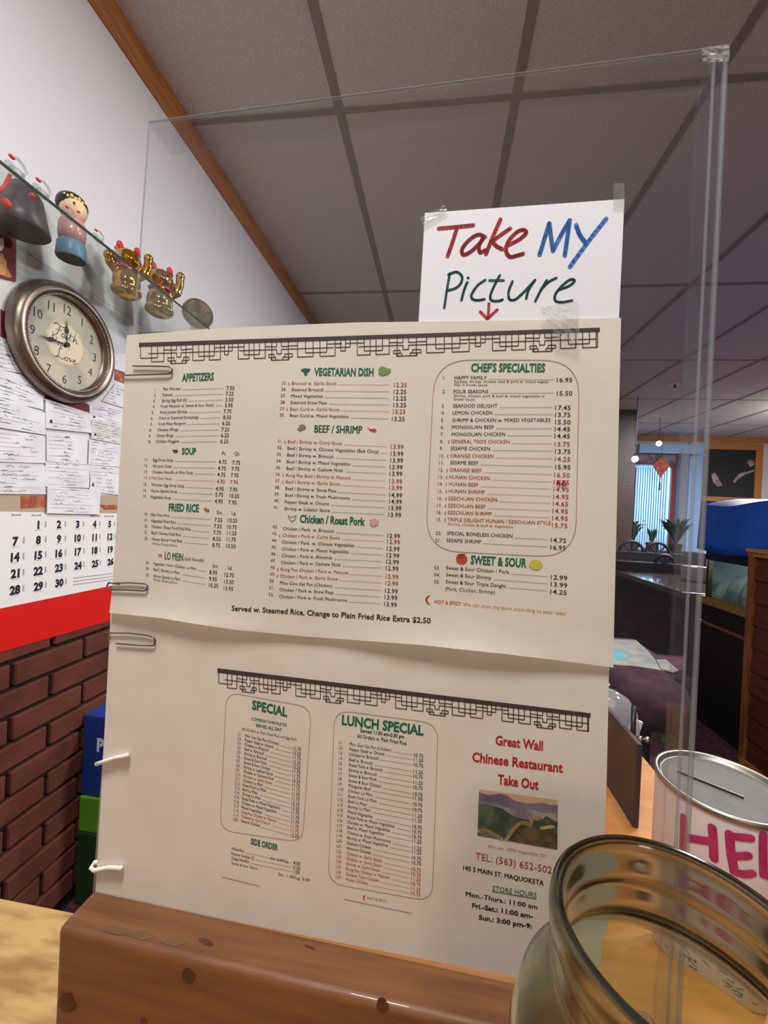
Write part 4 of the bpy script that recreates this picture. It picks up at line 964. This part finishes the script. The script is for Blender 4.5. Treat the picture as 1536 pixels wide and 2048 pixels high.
# glass swans
def swan(x, y, s, lab, rz=0.):
    t = thing('glass_swan', (x, y, ZS), lab, 'figurine', 'little glass swans')
    T_ = lambda p: (x+s*p[0], y+s*p[1], ZS+s*p[2])
    g = G().ball(T_((0, 0, .010)), (s*.010, s*.016, s*.010), 12); g.tube([T_(p) for p in ((0, .012, .014), (0, .020, .026), (0, .012, .036), (0, .0, .040), (0, -.008, .035))], [s*.003]*5, 8); g.ball(T_((0, -.014, .016)), (s*.006, s*.010, s*.007), 10)
    g.build('body', m_clearglass, t, smooth=True)
    G().ball(T_((0, -.011, .034)), (s*.0035, s*.007, s*.004), 10).build('beak', m_catred, t, smooth=True)
    return t
swan(-.800, .665, .9, 'tiny clear glass swan with red beak perched above the bell ornament')
swan(-.800, .715, .85, 'tiny clear glass swan beside the red bauble, between bell ornament and doll')
swan(-.800, .775, .65, 'tiny clear glass swan right against the doll figurine, by its hair')
swan(-.800, .850, .7, 'tiny clear glass swan between the doll and the bright gold cat, nearer the doll')
swan(-.800, .905, .6, 'tiny clear glass swan next to the bright gold cat')
pb = on_z((74, 392), ZS+.006); g = G().ball((pb[0]-.01, pb[1], ZS+.006), .006, 12); tag(g.build('glass_heart', m_catred, smooth=True), 'small red glass bauble between two tiny swans', 'ornament')

# ---- papers on the wall
def paper(name, pix, m, off, thick=.0004):
    g = G(); a = [PW.to3(PW.to2(p), off) for p in pix]; g.prism([a[i] for i in range(len(a))], (-thick, 0, 0)); return g.build(name, m)
def scrib(o, pix, off, seed, dens=7, dark=.25):
    rd = random.Random(seed); P = Plane((XW, 0, 0), (0, 1, 0), (1, 0, 0)); c = [P.to2(p) for p in pix]; g = G()
    def at(u, v): return (c[0]*(1-u)+c[1]*u)*(1-v)+(c[3]*(1-u)+c[2]*u)*v
    for j in range(dens):
        v = .10+.82*j/(dens-1); u = rd.choice((.05, .05, .06, .5)); e = rd.uniform(.3, .95)
        if e < u+.1: e = u+.3
        stroke2(g, P, [at(u, v), at(e, v)], .0006, 0, off+.0003, disc=False)
        for k in range(rd.randint(1, 3)):
            u0 = rd.uniform(.05, .7); n = rd.randint(5, 12)
            pts = [at(u0+.016*i, v-.02+rd.uniform(-.045, .03)) for i in range(n)]; stroke2(g, P, pts, .0008, 1 if rd.random() < dark else 0, off+.0003, disc=False)
    if rd.random() < .5: g.poly([P.to3(at(u, v), off+.0003) for u, v in ((.08, .68), (.13, .68), (.13, .80), (.08, .80))], 1)
    g.build('handwriting', [m_scrib, m_scribd], o)['label'] = 'grey handwriting and ruled lines'
far, midc, nr = 'in the column farthest from the menu', 'in the column below the clock', 'in the column next to the menu'
checks = [([(-60, 70), (95, 165), (190, 330), (-60, 290)], 'white bank check partly behind the clock rim, topmost '+far, 2), ([(-60, 285), (120, 330), (252, 425), (255, 540), (-60, 468)], 'white bank check second from the top '+far, 3), ([(-60, 478), (100, 500), (262, 560), (265, 692), (-60, 640)], 'white bank check third from the top '+far, 4),
          ([(-60, 655), (265, 698), (267, 862), (-60, 852)], 'white bank check fourth from the top '+far, 3), ([(-60, 862), (262, 876), (265, 1050), (-60, 1046)], 'white bank check lowest '+far, 4),
          ([(262, 475), (535, 562), (540, 680), (264, 652)], 'white bank check highest '+midc, 5), ([(270, 682), (520, 705), (515, 872), (272, 850)], 'white bank check second '+midc, 4), ([(268, 848), (535, 872), (536, 1012), (262, 1002)], 'white bank check third '+midc, 3), ([(272, 1000), (596, 1028), (585, 1171), (268, 1164)], 'white bank check overlapping the top of the calendar', 6),
          ([(690, 382), (757, 400), (757, 535), (610, 488)], 'white bank check highest '+nr, 3), ([(528, 505), (755, 545), (750, 650), (535, 605)], 'white bank check second '+nr, 4), ([(540, 600), (742, 648), (732, 752), (540, 715)], 'pale greenish bank check third '+nr, 5), ([(530, 718), (732, 755), (727, 887), (522, 870)], 'white bank check fourth '+nr, 4), ([(535, 872), (728, 890), (722, 1056), (530, 1030)], 'white bank check lowest '+nr, 3)]
for i, (pix, lab, lay) in enumerate(checks):
    pp = [c2(*p) for p in pix]; off = .0012*lay
    o = paper('bank_check', pp, m_check2 if 'greenish' in lab else m_check, off); tag(o, lab, 'check', 'bank checks taped to the wall')
    q4 = pp if len(pp) == 4 else [pp[0], pp[2], pp[3], pp[4]]
    scrib(o, q4, off, 40+i)
o = paper('gift_card', [c2(265, 400), c2(400, 440), c2(525, 505), c2(525, 560), c2(270, 470)], m_maroon, .0018); tag(o, 'dark red card showing below the clock rim', 'card', 'red cards on the wall')
o = paper('gift_card', [c1(0, 1255), c1(95, 1330), c1(110, 1490), c1(0, 1440)], m_maroon, .0018); tag(o, 'dark red card peeking out beside the clock rim below the maroon picture card', 'card', 'red cards on the wall')
o = paper('gift_card', [c2(690, 295), c2(757, 318), c2(757, 385), c2(690, 360)], m_rust, .0022); tag(o, 'rust coloured card above the column of checks next to the menu', 'card', 'red cards on the wall')
o = paper('red_tag', [c2(760, 292), c2(784, 296), c2(784, 352), c2(760, 352)], m_catred, .003); tag(o, 'small round red tag beside the paper clip', 'tag')
o = paper('photo_card', [c1(-60, 680), c1(105, 720), c1(102, 1072), c1(-60, 1030)], m_maroon, .003)
tag(o, 'maroon picture card with tan figure below the bell ornament', 'picture')
g = G()
for pts, k in (([(-60, 870), (10, 880), (35, 930), (40, 980), (75, 1030), (60, 1045), (-60, 1000)], 0), ([(-20, 770), (15, 775), (20, 830), (0, 862), (-30, 850)], 1)):
    ppoly(g, PW, [c1(*p) for p in pts], k, .0034)
g.build('printed_figure', [m_tan, m_whiteink], o)
o = paper('wall_panel', [c1(100, 770), c1(230, 900), c1(600, 1150), c1(880, 1350), c1(882, 1560), c1(790, 1560), c1(95, 1060)], mat('grey_card', (196, 198, 202), .8), .0006); tag(o, 'pale grey sheet of paper behind the clock top', 'paper')
# calendar
cal = paper('wall_calendar', [c2(-150, 1040), c2(720, 1052), c2(702, 1590), c2(675, 1806), c2(-150, 2045)], m_calpage, .0010, .0008)
tag(cal, 'wall calendar page with black dates and a red bottom strip', 'calendar')
g = G(); ppoly(g, PW, [c2(-150, 1042), c2(718, 1054), c2(714, 1165), c2(-150, 1150)], 0, .0013)
g.build('head_band', m_calhead, cal)
g = G(); ppoly(g, PW, [c2(120, 1060), c2(272, 1055), c2(272, 1128), c2(120, 1136)], 0, .0016); ppoly(g, PW, [c2(592, 1112), c2(706, 1115), c2(704, 1142), c2(625, 1143)], 0, .0016); g.split_build('red_print', m_rust, cal, .004)
g = G(); ppoly(g, PW, [c2(-150, 1768), c2(700, 1594), c2(675, 1806), c2(-150, 2045)], 0, .0014); g.build('red_strip', m_calred, cal)['label'] = 'bright red bottom strip'
g = G(); gg = G()
rows_ = [[(1, 228, 1256), (2, 352, 1252), (3, 465, 1250), (4, 567, 1248), (5, 658, 1247)], [(7, 90, 1356), (8, 228, 1347), (9, 352, 1339), (10, 465, 1333), (11, 567, 1328), (12, 660, 1323)], [(14, 88, 1452), (15, 228, 1439), (16, 352, 1427), (17, 467, 1415), (18, 568, 1406), (19, 662, 1400)],
         [(21, 88, 1551), (22, 227, 1534), (23, 352, 1514), (24, 467, 1499), (25, 570, 1486), (26, 663, 1474)], [(28, 87, 1650), (29, 228, 1626), (30, 355, 1604)]]
slopes = (-.02, -.06, -.10, -.145, -.185)
for r_, sl in zip(rows_, slopes):
    for d_, x, y in r_:
        cap = 50-.022*x; t = str(d_); v, f, wd = glyphs(t, .055); a0 = PW.to2(c2(x, y)); hh = PW.to2(c2(x, y-cap))[1]-a0[1]
        g.add([PW.to3(a0+np.array([(u-wd/2)*hh*.86, z_*hh]), .0014) for u, z_ in v], f)
        for k in range(3): stroke2(gg, PW, [a0+np.array([hh*(.95+.08*k), hh*.1]), a0+np.array([hh*(.95+.08*k), hh*.95])], .0012, 0, .0013, disc=False)
        stroke2(gg, PW, [a0+np.array([-hh*.5, -hh*.22]), a0+np.array([hh*.5, -hh*.22])], .0014, 0, .0013, disc=False)
for x, y in ((95, 1174), (215, 1176), (570, 1180), (655, 1182)): stroke(gg, PW, [c2(x-25, y), c2(x+25, y)], 3.0, 0, .0014)
for k in range(3): stroke(gg, PW, [c2(440, 1555+20*k), c2(690, 1525+18*k)], 2.2, 0, .0013)
g.split_build('date_number', m_calblack, cal, .012); gg.split_build('small_print', m_calgrey, cal, .014)
# clear holder under the shelf
g = G(); zz = ZS-.075
g.box((XW+.001, 1.245, zz-.05), (XW+.03, 1.38, zz+.045)); tag(g.build('plastic_holder', m_clearglass), 'clear plastic holder on the wall just under the shelf end', 'holder')

# drink cartons by the brick
def carton(name, y0, z0, z1, m, lab, xw=.20):
    g = G().box((XW+.004, y0, z0), (XW+.004+xw, y0+.40, z1)); return tag(g.build(name, m, bevel=.004), lab, 'carton', 'drink cartons stacked by the brick')
yb = 1.085
z3 = on_x((190, 1450), -.93)[2]; z2 = on_x((186, 1615), -.93)[2]; z1 = on_x((184, 1687), -.93)[2]
carton('drink_carton', yb, 0, z1-.001, m_darkgreen, 'dark green carton at the bottom of the stack beside the brick')
carton('drink_carton', yb+.002, z1, z2-.001, m_greenbox, 'bright green carton in the middle of the stack beside the brick')
bc = carton('drink_carton', yb+.006, z2, z3, m_blue, 'blue carton with white letter on top of the stack beside the brick')
PQ = Plane((0, yb+.006, 0), (1, 0, 0), (0, -1, 0)); g = G()
put(g, PQ, 'P', cK(467, 728), cap=60/2.415, k=0, xs=.85, bold=.05, off=.0006); g.build('lettering', m_whiteink, bc)

# ================================================================== DINING ROOM
# buffet along the right
bx = thing('buffet_counter', (2.0, 2.3, 0), 'dark buffet counter with iced food well under blue vinyl', 'buffet')
G().box((1.645, 1.80, 0), (2.35, 2.82, .60)).build('cabinet', m_cab, bx)
G().box((1.640, 1.79, .60), (2.36, 2.83, .612)).build('kick_line', m_post, bx)
G().box((1.655, 1.80, .612), (2.34, 2.82, .72)).build('cabinet_top', m_cab, bx)
G().box((1.635, 1.79, .72), (2.36, 2.83, .765)).build('rail', m_rim, bx)['label'] = 'olive wood tray rail'
G().box((1.68, 1.84, .765), (2.32, 2.78, .80)).build('food_well', m_ice, bx)
g = G()
for i in range(9):
    for k in range(4):
        g.ball((1.745+.14*k, 1.92+.1*i-.01*(k % 2), .80), (.076, .075, .075+.05*((i*5+k*3) % 4)/3), 14)
G().box((1.67, 2.785, .765), (2.32, 2.795, .985)).build('end_panel', mat('grey_green_panel', (112, 132, 128), .5), bx)
g.build('crushed_ice', m_ice, bx, smooth=True)
G().box((1.645, 1.84, .765), (1.65, 2.75, .985)).build('side_glass', m_acrylic, bx)
for y in (1.83, 2.76): G().box((1.643, y, .765), (1.665, y+.02, .989)).build('post', m_clip, bx)
# vinyl cover, draped
g = G(); ny, nz = 26, 10; vs = []
for j in range(ny):
    y = 1.76+(2.86-1.76)*j/(ny-1)
    for i in range(nz):
        t = i/(nz-1)
        if t < .72: x = 1.634+.010*math.sin(7*y+2*t); z = 1.045+.012*math.sin(9*y)+t/.72*.305
        else: u = (t-.72)/.28; x = 1.634+u*.75; z = 1.35+.02*math.sin(u*PI)+.006*math.sin(12*y)
        vs.append((x-.012*(1-t)*(.5+.5*math.sin(16*y)), y, z))
fs = [(j*nz+i, j*nz+i+1, (j+1)*nz+i+1, (j+1)*nz+i) for j in range(ny-1) for i in range(nz-1)]
g.add(vs, fs)
for y in (1.757, 2.862):
    g.poly([(1.63, y, 1.05), (2.38, y, 1.05), (2.38, y, 1.35), (1.64, y, 1.355)])
cov = g.build('vinyl_cover', m_tarp, smooth=False, auto=50); cov.modifiers.new('thick', 'SOLIDIFY').thickness = .003
tag(cov, 'big dark blue vinyl cover draped over the buffet canopy', 'cover')
G().box((1.648, 1.80, .99), (1.655, 2.80, 1.05)).build('hem', m_tarpdark, cov)
# partition with plank siding
pt = thing('booth_partition', (1.58, 1.6, 0), 'red brown plank partition with wooden cap and corner post', 'partition')
zt_ = on_x((1492, 1096), 1.555)[2]
yp = on_x((1490, 1300), 1.56)[1]
g = G()
n = 9
for i in range(n):
    z0 = .05+i*(zt_-.09)/n; z1 = z0+(zt_-.09)/n-.004
    g.hexa([(1.562, .3, z0), (1.62, .3, z0), (1.62, yp-.03, z0), (1.562, yp-.03, z0), (1.572, .3, z1), (1.62, .3, z1), (1.62, yp-.03, z1), (1.572, yp-.03, z1)])
g.build('siding', m_siding, pt)
G().box((1.552, yp-.035, 0), (1.622, yp, zt_-.03)).build('corner_post', m_post, pt, bevel=.003)
g = G().box((1.545, .3, zt_-.018), (1.632, yp+.012, zt_)).box((1.553, .3, zt_-.04), (1.626, yp+.005, zt_-.018)); g.build('cap', m_trim, pt, bevel=.002)
G().box((1.545, .3, 0), (1.562, yp-.02, .05)).build('base_board', m_trim, pt)
# framed picture
a, b = on_y((1421, 886), YF-.03), on_y((1527, 886), YF-.03); zp1 = a[2]; zp0 = zp1-.95; fw = .10
pc = thing('framed_picture', ((a[0]+b[0])/2, YF, zp0), 'dark picture in a honey wood frame on the far wall', 'picture')
x0, x1 = a[0]-.25, b[0]; g = G()
for (p, q_) in (((x0, zp0), (x0+fw, zp1)), ((x1-fw, zp0), (x1, zp1)), ((x0+fw, zp0), (x1-fw, zp0+fw)), ((x0+fw, zp1-fw), (x1-fw, zp1))): g.box((p[0], YF-.045, p[1]), (q_[0], YF-.001, q_[1]))
g.build('picture_frame', m_trim, pc, bevel=.006)
G().box((x0+fw, YF-.02, zp0+fw), (x1-fw, YF-.004, zp1-fw)).build('canvas', m_picdark, pc)
g = G(); PP = Plane((0, YF-.021, 0), (1, 0, 0), (0, -1, 0)); cH = crop(1380, 860, 5.39)
for pts in ([(462, 560), (500, 500), (540, 465), (620, 450), (712, 412), (712, 440), (600, 480), (530, 520), (480, 575)], [(610, 350), (640, 320), (690, 330), (700, 370), (650, 398)], [(230, 480), (270, 455), (290, 490), (330, 560), (350, 600), (290, 610), (250, 560)]): ppoly(g, PP, [cH(*p) for p in pts], 0, .0005)
g.build('painted_shape', m_picpale, pc)
# blinds, valance, curtain
bd = thing('vertical_blinds', ((wx0+wx1)/2, YF-.06, wz1), 'pale vertical blinds glowing blue in the far window', 'blinds')
ns = 14
for i in range(ns):
    x = wx0+.02+(wx1-wx0-.10)*(i+.5)/ns; hw = .021
    g = G().hexa([(x-hw, YF-.054, wz0-.1), (x-hw+.002, YF-.057, wz0-.1), (x+hw-.006, YF-.032, wz0-.1), (x+hw-.008, YF-.029, wz0-.1), (x-hw, YF-.054, wz1), (x-hw+.002, YF-.057, wz1), (x+hw-.006, YF-.032, wz1), (x+hw-.008, YF-.029, wz1)])
    g.build('slat', m_blind, bd)
G().box((wx0-.02, YF-.07, wz1), (wx1+.02, YF-.02, wz1+.04)).build('head_rail', m_whiteplastic, bd)
nt = m_blind.node_tree; tr = nt.nodes.new('ShaderNodeBsdfTranslucent'); tr.inputs[0].default_value = (.72, .80, .86, 1); mx = nt.nodes.new('ShaderNodeMixShader'); mx.inputs[0].default_value = .7
nt.links.new(nt.nodes['Principled BSDF'].outputs[0], mx.inputs[1]); nt.links.new(tr.outputs[0], mx.inputs[2]); nt.links.new(mx.outputs[0], nt.nodes['Material Output'].inputs[0])
g = G(); z0, z1 = on_y((1310, 930), YF-.1)[2], on_y((1310, 907), YF-.1)[2]; n = 24; xs_ = np.linspace(wx0-.05, wx1+.12, n); vs = [(x, YF-.12+.012*math.sin(i*2.1), z) for z in (z0, z1) for i, x in enumerate(xs_)]
g.add(vs, [(i, i+1, n+i+1, n+i) for i in range(n-1)]); v_ = g.build('window_valance', m_val, smooth=True); v_.modifiers.new('thick', 'SOLIDIFY').thickness = .01
tag(v_, 'mauve patterned valance above the far blinds', 'valance')
def drape(x0, x1, y, z0, z1, m, lab, nm):
    g = G(); n = 16; xs_ = np.linspace(x0, x1, n); vs = [(x, y+.015*math.sin(i*1.9), z) for z in (z0, z1) for i, x in enumerate(xs_)]; g.add(vs, [(i, i+1, n+i+1, n+i) for i in range(n-1)])
    o = g.build(nm, m, smooth=True); o.modifiers.new('thick', 'SOLIDIFY').thickness = .006; tag(o, lab, 'curtain')
drape(wx1-.07, wx1-.01, YF-.11, .55, z0+.02, m_redstrip, 'narrow red curtain at the edge of the blinds', 'curtain')
drape(wx1+.0, wx1+.09, YF-.13, .55, z0+.02, m_curtain, 'pale pink curtain between the blinds and the grey column', 'curtain')
# red diamond ornament
dm = thing('diamond_ornament', (3.367, 6.9, CZ+.705), 'red diamond ornament with tassel hanging before the blinds', 'ornament')
c_ = (3.367, CZ+.868); G().prism([(c_[0]-.125, 6.9, c_[1]+.03), (c_[0], 6.9, c_[1]-.165), (c_[0]+.125, 6.9, c_[1]+.03), (c_[0], 6.9, c_[1]+.16)], (0, .02, 0)).build('diamond', m_diamond, dm, bevel=.004)
G().tube([(c_[0], 6.91, c_[1]-.16), (c_[0]-.005, 6.91, c_[1]-.24)], .004, 6).build('cord', m_maroon, dm); G().tube([(c_[0]-.005, 6.91, c_[1]-.24), (c_[0]-.01, 6.91, c_[1]-.36)], [.010, .016], 8).build('tassel', m_maroon, dm)
G().tube([(c_[0], 6.91, c_[1]+.155), (c_[0], 6.91, CEIL)], .003, 6).build('string', m_maroon, dm)
# booth rails
def rail(y, zt, x0, x1, arcs, r, lab, drop=.20):
    t = thing('booth_rail', ((x0+x1)/2, y, 0), lab, 'railing', 'dark booth railings')
    G().box((x0, y-.03, zt-.09), (x1, y+.03, zt)).build('top_beam', m_rail, t, bevel=.004); G().box((x0, y-.03, zt-drop-.16), (x1, y+.03, zt-drop)).build('lower_beam', m_rail, t, bevel=.004)
    G().box((x0-.5, y-.025, 0), (x1+.45, y+.025, zt-drop-.16)).build('panel', m_stool, t)
    for cx in arcs:
        G().tube([(cx+r*math.cos(a), y, zt-.01+r*math.sin(a)) for a in np.linspace(0, PI, 15)], .016, 8).build('arch', m_rail, t, smooth=True)
        for a in (45, 90, 135): G().tube([(cx, y, zt-.01), (cx+r*math.cos(R(a)), y, zt-.01+r*math.sin(R(a)))], .008, 6).build('spoke', m_rail, t)
    for i in range(int((x1-x0)/.11)): G().tube([(x0+.06+.11*i, y, zt-drop-.01), (x0+.06+.11*i, y, zt-.08)], .009, 6).build('spindle', m_rail, t)
rail(5.0, CZ-.335, 1.95, 2.72, (2.17, 2.44), .125, 'dark booth railing with half-round arches nearest the window')
rail(4.2, CZ-.375, 1.70, 2.26, (2.12,), .085, 'dark booth railing with one low arch behind the glossy table', .14)
# plants on a sill shelf
G_ = G().box((2.75, 6.35, 0), (3.75, 6.65, .80)); tag(G_.build('plant_stand', m_cab), 'dark low plant stand below the far window', 'stand')
def plant(x, y, z, h, n, sprd, lab, seed, w=.02, droop=.6):
    t = thing('potted_plant', (x, y, z), lab, 'plant', 'plants before the far window'); rd = random.Random(seed)
    G().lathe([(0, 0), (.06, 0), (.08, .11), (.07, .11), (.06, .09), (0, .09)], (x, y, z), 20).build('pot', m_pot, t, auto=40)
    g = G()
    for i in range(n):
        a = rd.uniform(0, 2*PI); s = sprd*rd.uniform(.4, 1); hh = h*rd.uniform(.6, 1); P = []
        for k in range(7):
            u = k/6; P.append(np.array([x+math.cos(a)*s*u, y+math.sin(a)*s*u*.6, z+.09+hh*(u*(1.6-droop*u*1.0))/1.0*.8]))
        for k in range(6):
            ww = w*math.sin(PI*(k+.3)/6.6); w2 = w*math.sin(PI*(k+1.3)/6.6); sd = np.array([-math.sin(a), math.cos(a)*.6, .3]); sd /= np.linalg.norm(sd)
            g.poly([P[k]-sd*ww, P[k+1]-sd*w2, P[k+1]+sd*w2, P[k]+sd*ww])
    g.build('foliage', m_leaf, t)
plant(3.42, 6.5, .80, .62, 70, .25, 'bushy dark plant before the far curtains', 1, .022, .8)
plant(3.09, 6.5, .80, .24, 26, .085, 'short spiky plant under the red diamond ornament', 2, .016, .3)
plant(2.84, 6.5, .80, .66, 22, .18, 'tall drooping plant before the blinds edge', 3, .014, 1.0)
# glossy table and things on it
tb = thing('dining_table', (1.95, 3.4, 0), 'dark glossy dining table reflecting blue daylight', 'table')
G().box((1.62, 2.98, CZ-.49), (2.35, 3.95, CZ-.45)).build('tabletop', m_table, tb, bevel=.004)
G().tube([(1.98, 3.45, 0), (1.98, 3.45, CZ-.49)], .05, 16).build('pedestal', m_rail, tb)
g = G().box((1.975, 3.55, CZ-.45), (2.13, 3.68, CZ-.33)); tag(g.build('napkin_dispenser', m_beige, bevel=.012), 'beige napkin dispenser on the glossy dining table', 'dispenser')
# lamps seen far off
for (q, y, lab) in (((1318, 887), 6.0, 'small lit hanging bulb above the blinds'), ((1270, 918), 5.0, 'small lit hanging bulb beside the blinds top corner')):
    p = on_y(q, y); t = thing('pendant_bulb', (p[0], y, p[2]), lab, 'lamp', 'lit hanging bulbs')
    G().ball(p, .035, 12).build('bulb', m_bulb, t, smooth=True); G().tube([(p[0], y, p[2]+.03), (p[0], y, CEIL)], .004, 6).build('cord', m_rail, t)
    G().lathe([(.014, .03), (.018, .05), (0, .055)], p, 12).build('socket', m_rail, t)
sp_ = on_z((1350, 770), CEIL-.02); sk = thing('sprinkler_head', (sp_[0], sp_[1], CEIL), 'small white sprinkler head on the dining room ceiling', 'sprinkler')
G().lathe([(0, 0), (.05, 0), (.045, -.012), (.02, -.016), (0, -.016)], (sp_[0], sp_[1], CEIL), 24).build('plate', m_whiteplastic, sk, smooth=True)
G().lathe([(.012, -.016), (.012, -.05), (.025, -.055), (.025, -.06), (0, -.06)], (sp_[0], sp_[1], CEIL), 16).build('nozzle', m_clip, sk)
# stool, papers and carpet motif
zs_ = .42
st = thing('round_stool', (.80, 1.75, 0), 'plum round upholstered stool with papers behind it', 'stool')
p = on_y((1285, 1420), 1.75); rr = .155
G().lathe([(0, 0), (rr*.85, 0), (rr, .03), (rr, .09), (rr*.9, .13), (rr*.6, .16), (0, .175)], (p[0], 1.75, p[2]-.02), 40).build('seat', m_stool, st, smooth=True)
G().lathe([(.16, 0), (.16, .02), (.035, .04), (.03, p[2]-.02)], (p[0], 1.75, 0), 24).build('pedestal', m_rail, st)
bn = thing('side_table', (1.0, 2.3, 0), 'low dark side table behind the plum stool', 'table')
zt2 = CZ-.75
G().box((.78, 2.18, zt2-.03), (1.27, 2.85, zt2)).build('tabletop', m_stool, bn, bevel=.003)
for x in (.82, .95):
    for y in (2.6, 2.8): G().box((x-.02, y-.02, 0), (x+.02, y+.02, zt2-.04)).build('leg', m_dark_wood, bn)
def flat(pix, z, th, nm, m, lab, cat_):
    g = G(); g.prism([on_z(p_, z) for p_ in pix], (0, 0, th)); return tag(g.build(nm, m), lab, cat_)
o = flat([(1190, 1278), (1272, 1281), (1296, 1303), (1312, 1322), (1345, 1345), (1300, 1338), (1190, 1326)], zt2+.0005, .004, 'paper_sheet', m_greypaper, 'grey folded paper with blue print on the low side table', 'paper')
g = G().prism([on_z(p_, zt2+.0046) for p_ in ((1190, 1300), (1235, 1302), (1257, 1312), (1245, 1318), (1190, 1316))], (0, 0, .0005)); g.build('blue_print', m_cyan, o)
flat([(1312, 1320), (1332, 1320), (1358, 1342), (1346, 1346), (1322, 1338)], zt2+.006, .003, 'paper_sheet', m_greypaper, 'small crumpled grey paper at the corner of the low side table', 'paper')
g = G(); rd = random.Random(5); c_ = on_z((1329, 1462), .004)
for i in range(16):
    a = rd.uniform(0, 2*PI); r_ = rd.uniform(.02, .13); x, y = c_[0]+.45*r_*math.cos(a)+.2*r_*math.sin(a), c_[1]+1.4*r_*math.sin(a); t_ = rd.uniform(0, PI)
    g.poly([(x+.032*math.cos(t_+b)*(1 if k % 2 else .45), y+.05*math.sin(t_+b)*(1 if k % 2 else .45), .003) for k, b in enumerate(np.linspace(0, 2*PI, 9)[:-1])])
tag(g.build('carpet_motif', m_sprig), 'green leaf motif on the maroon carpet', 'motif')

bpy.data.objects.remove(_fo)
bpy.data.curves.remove(_fc)
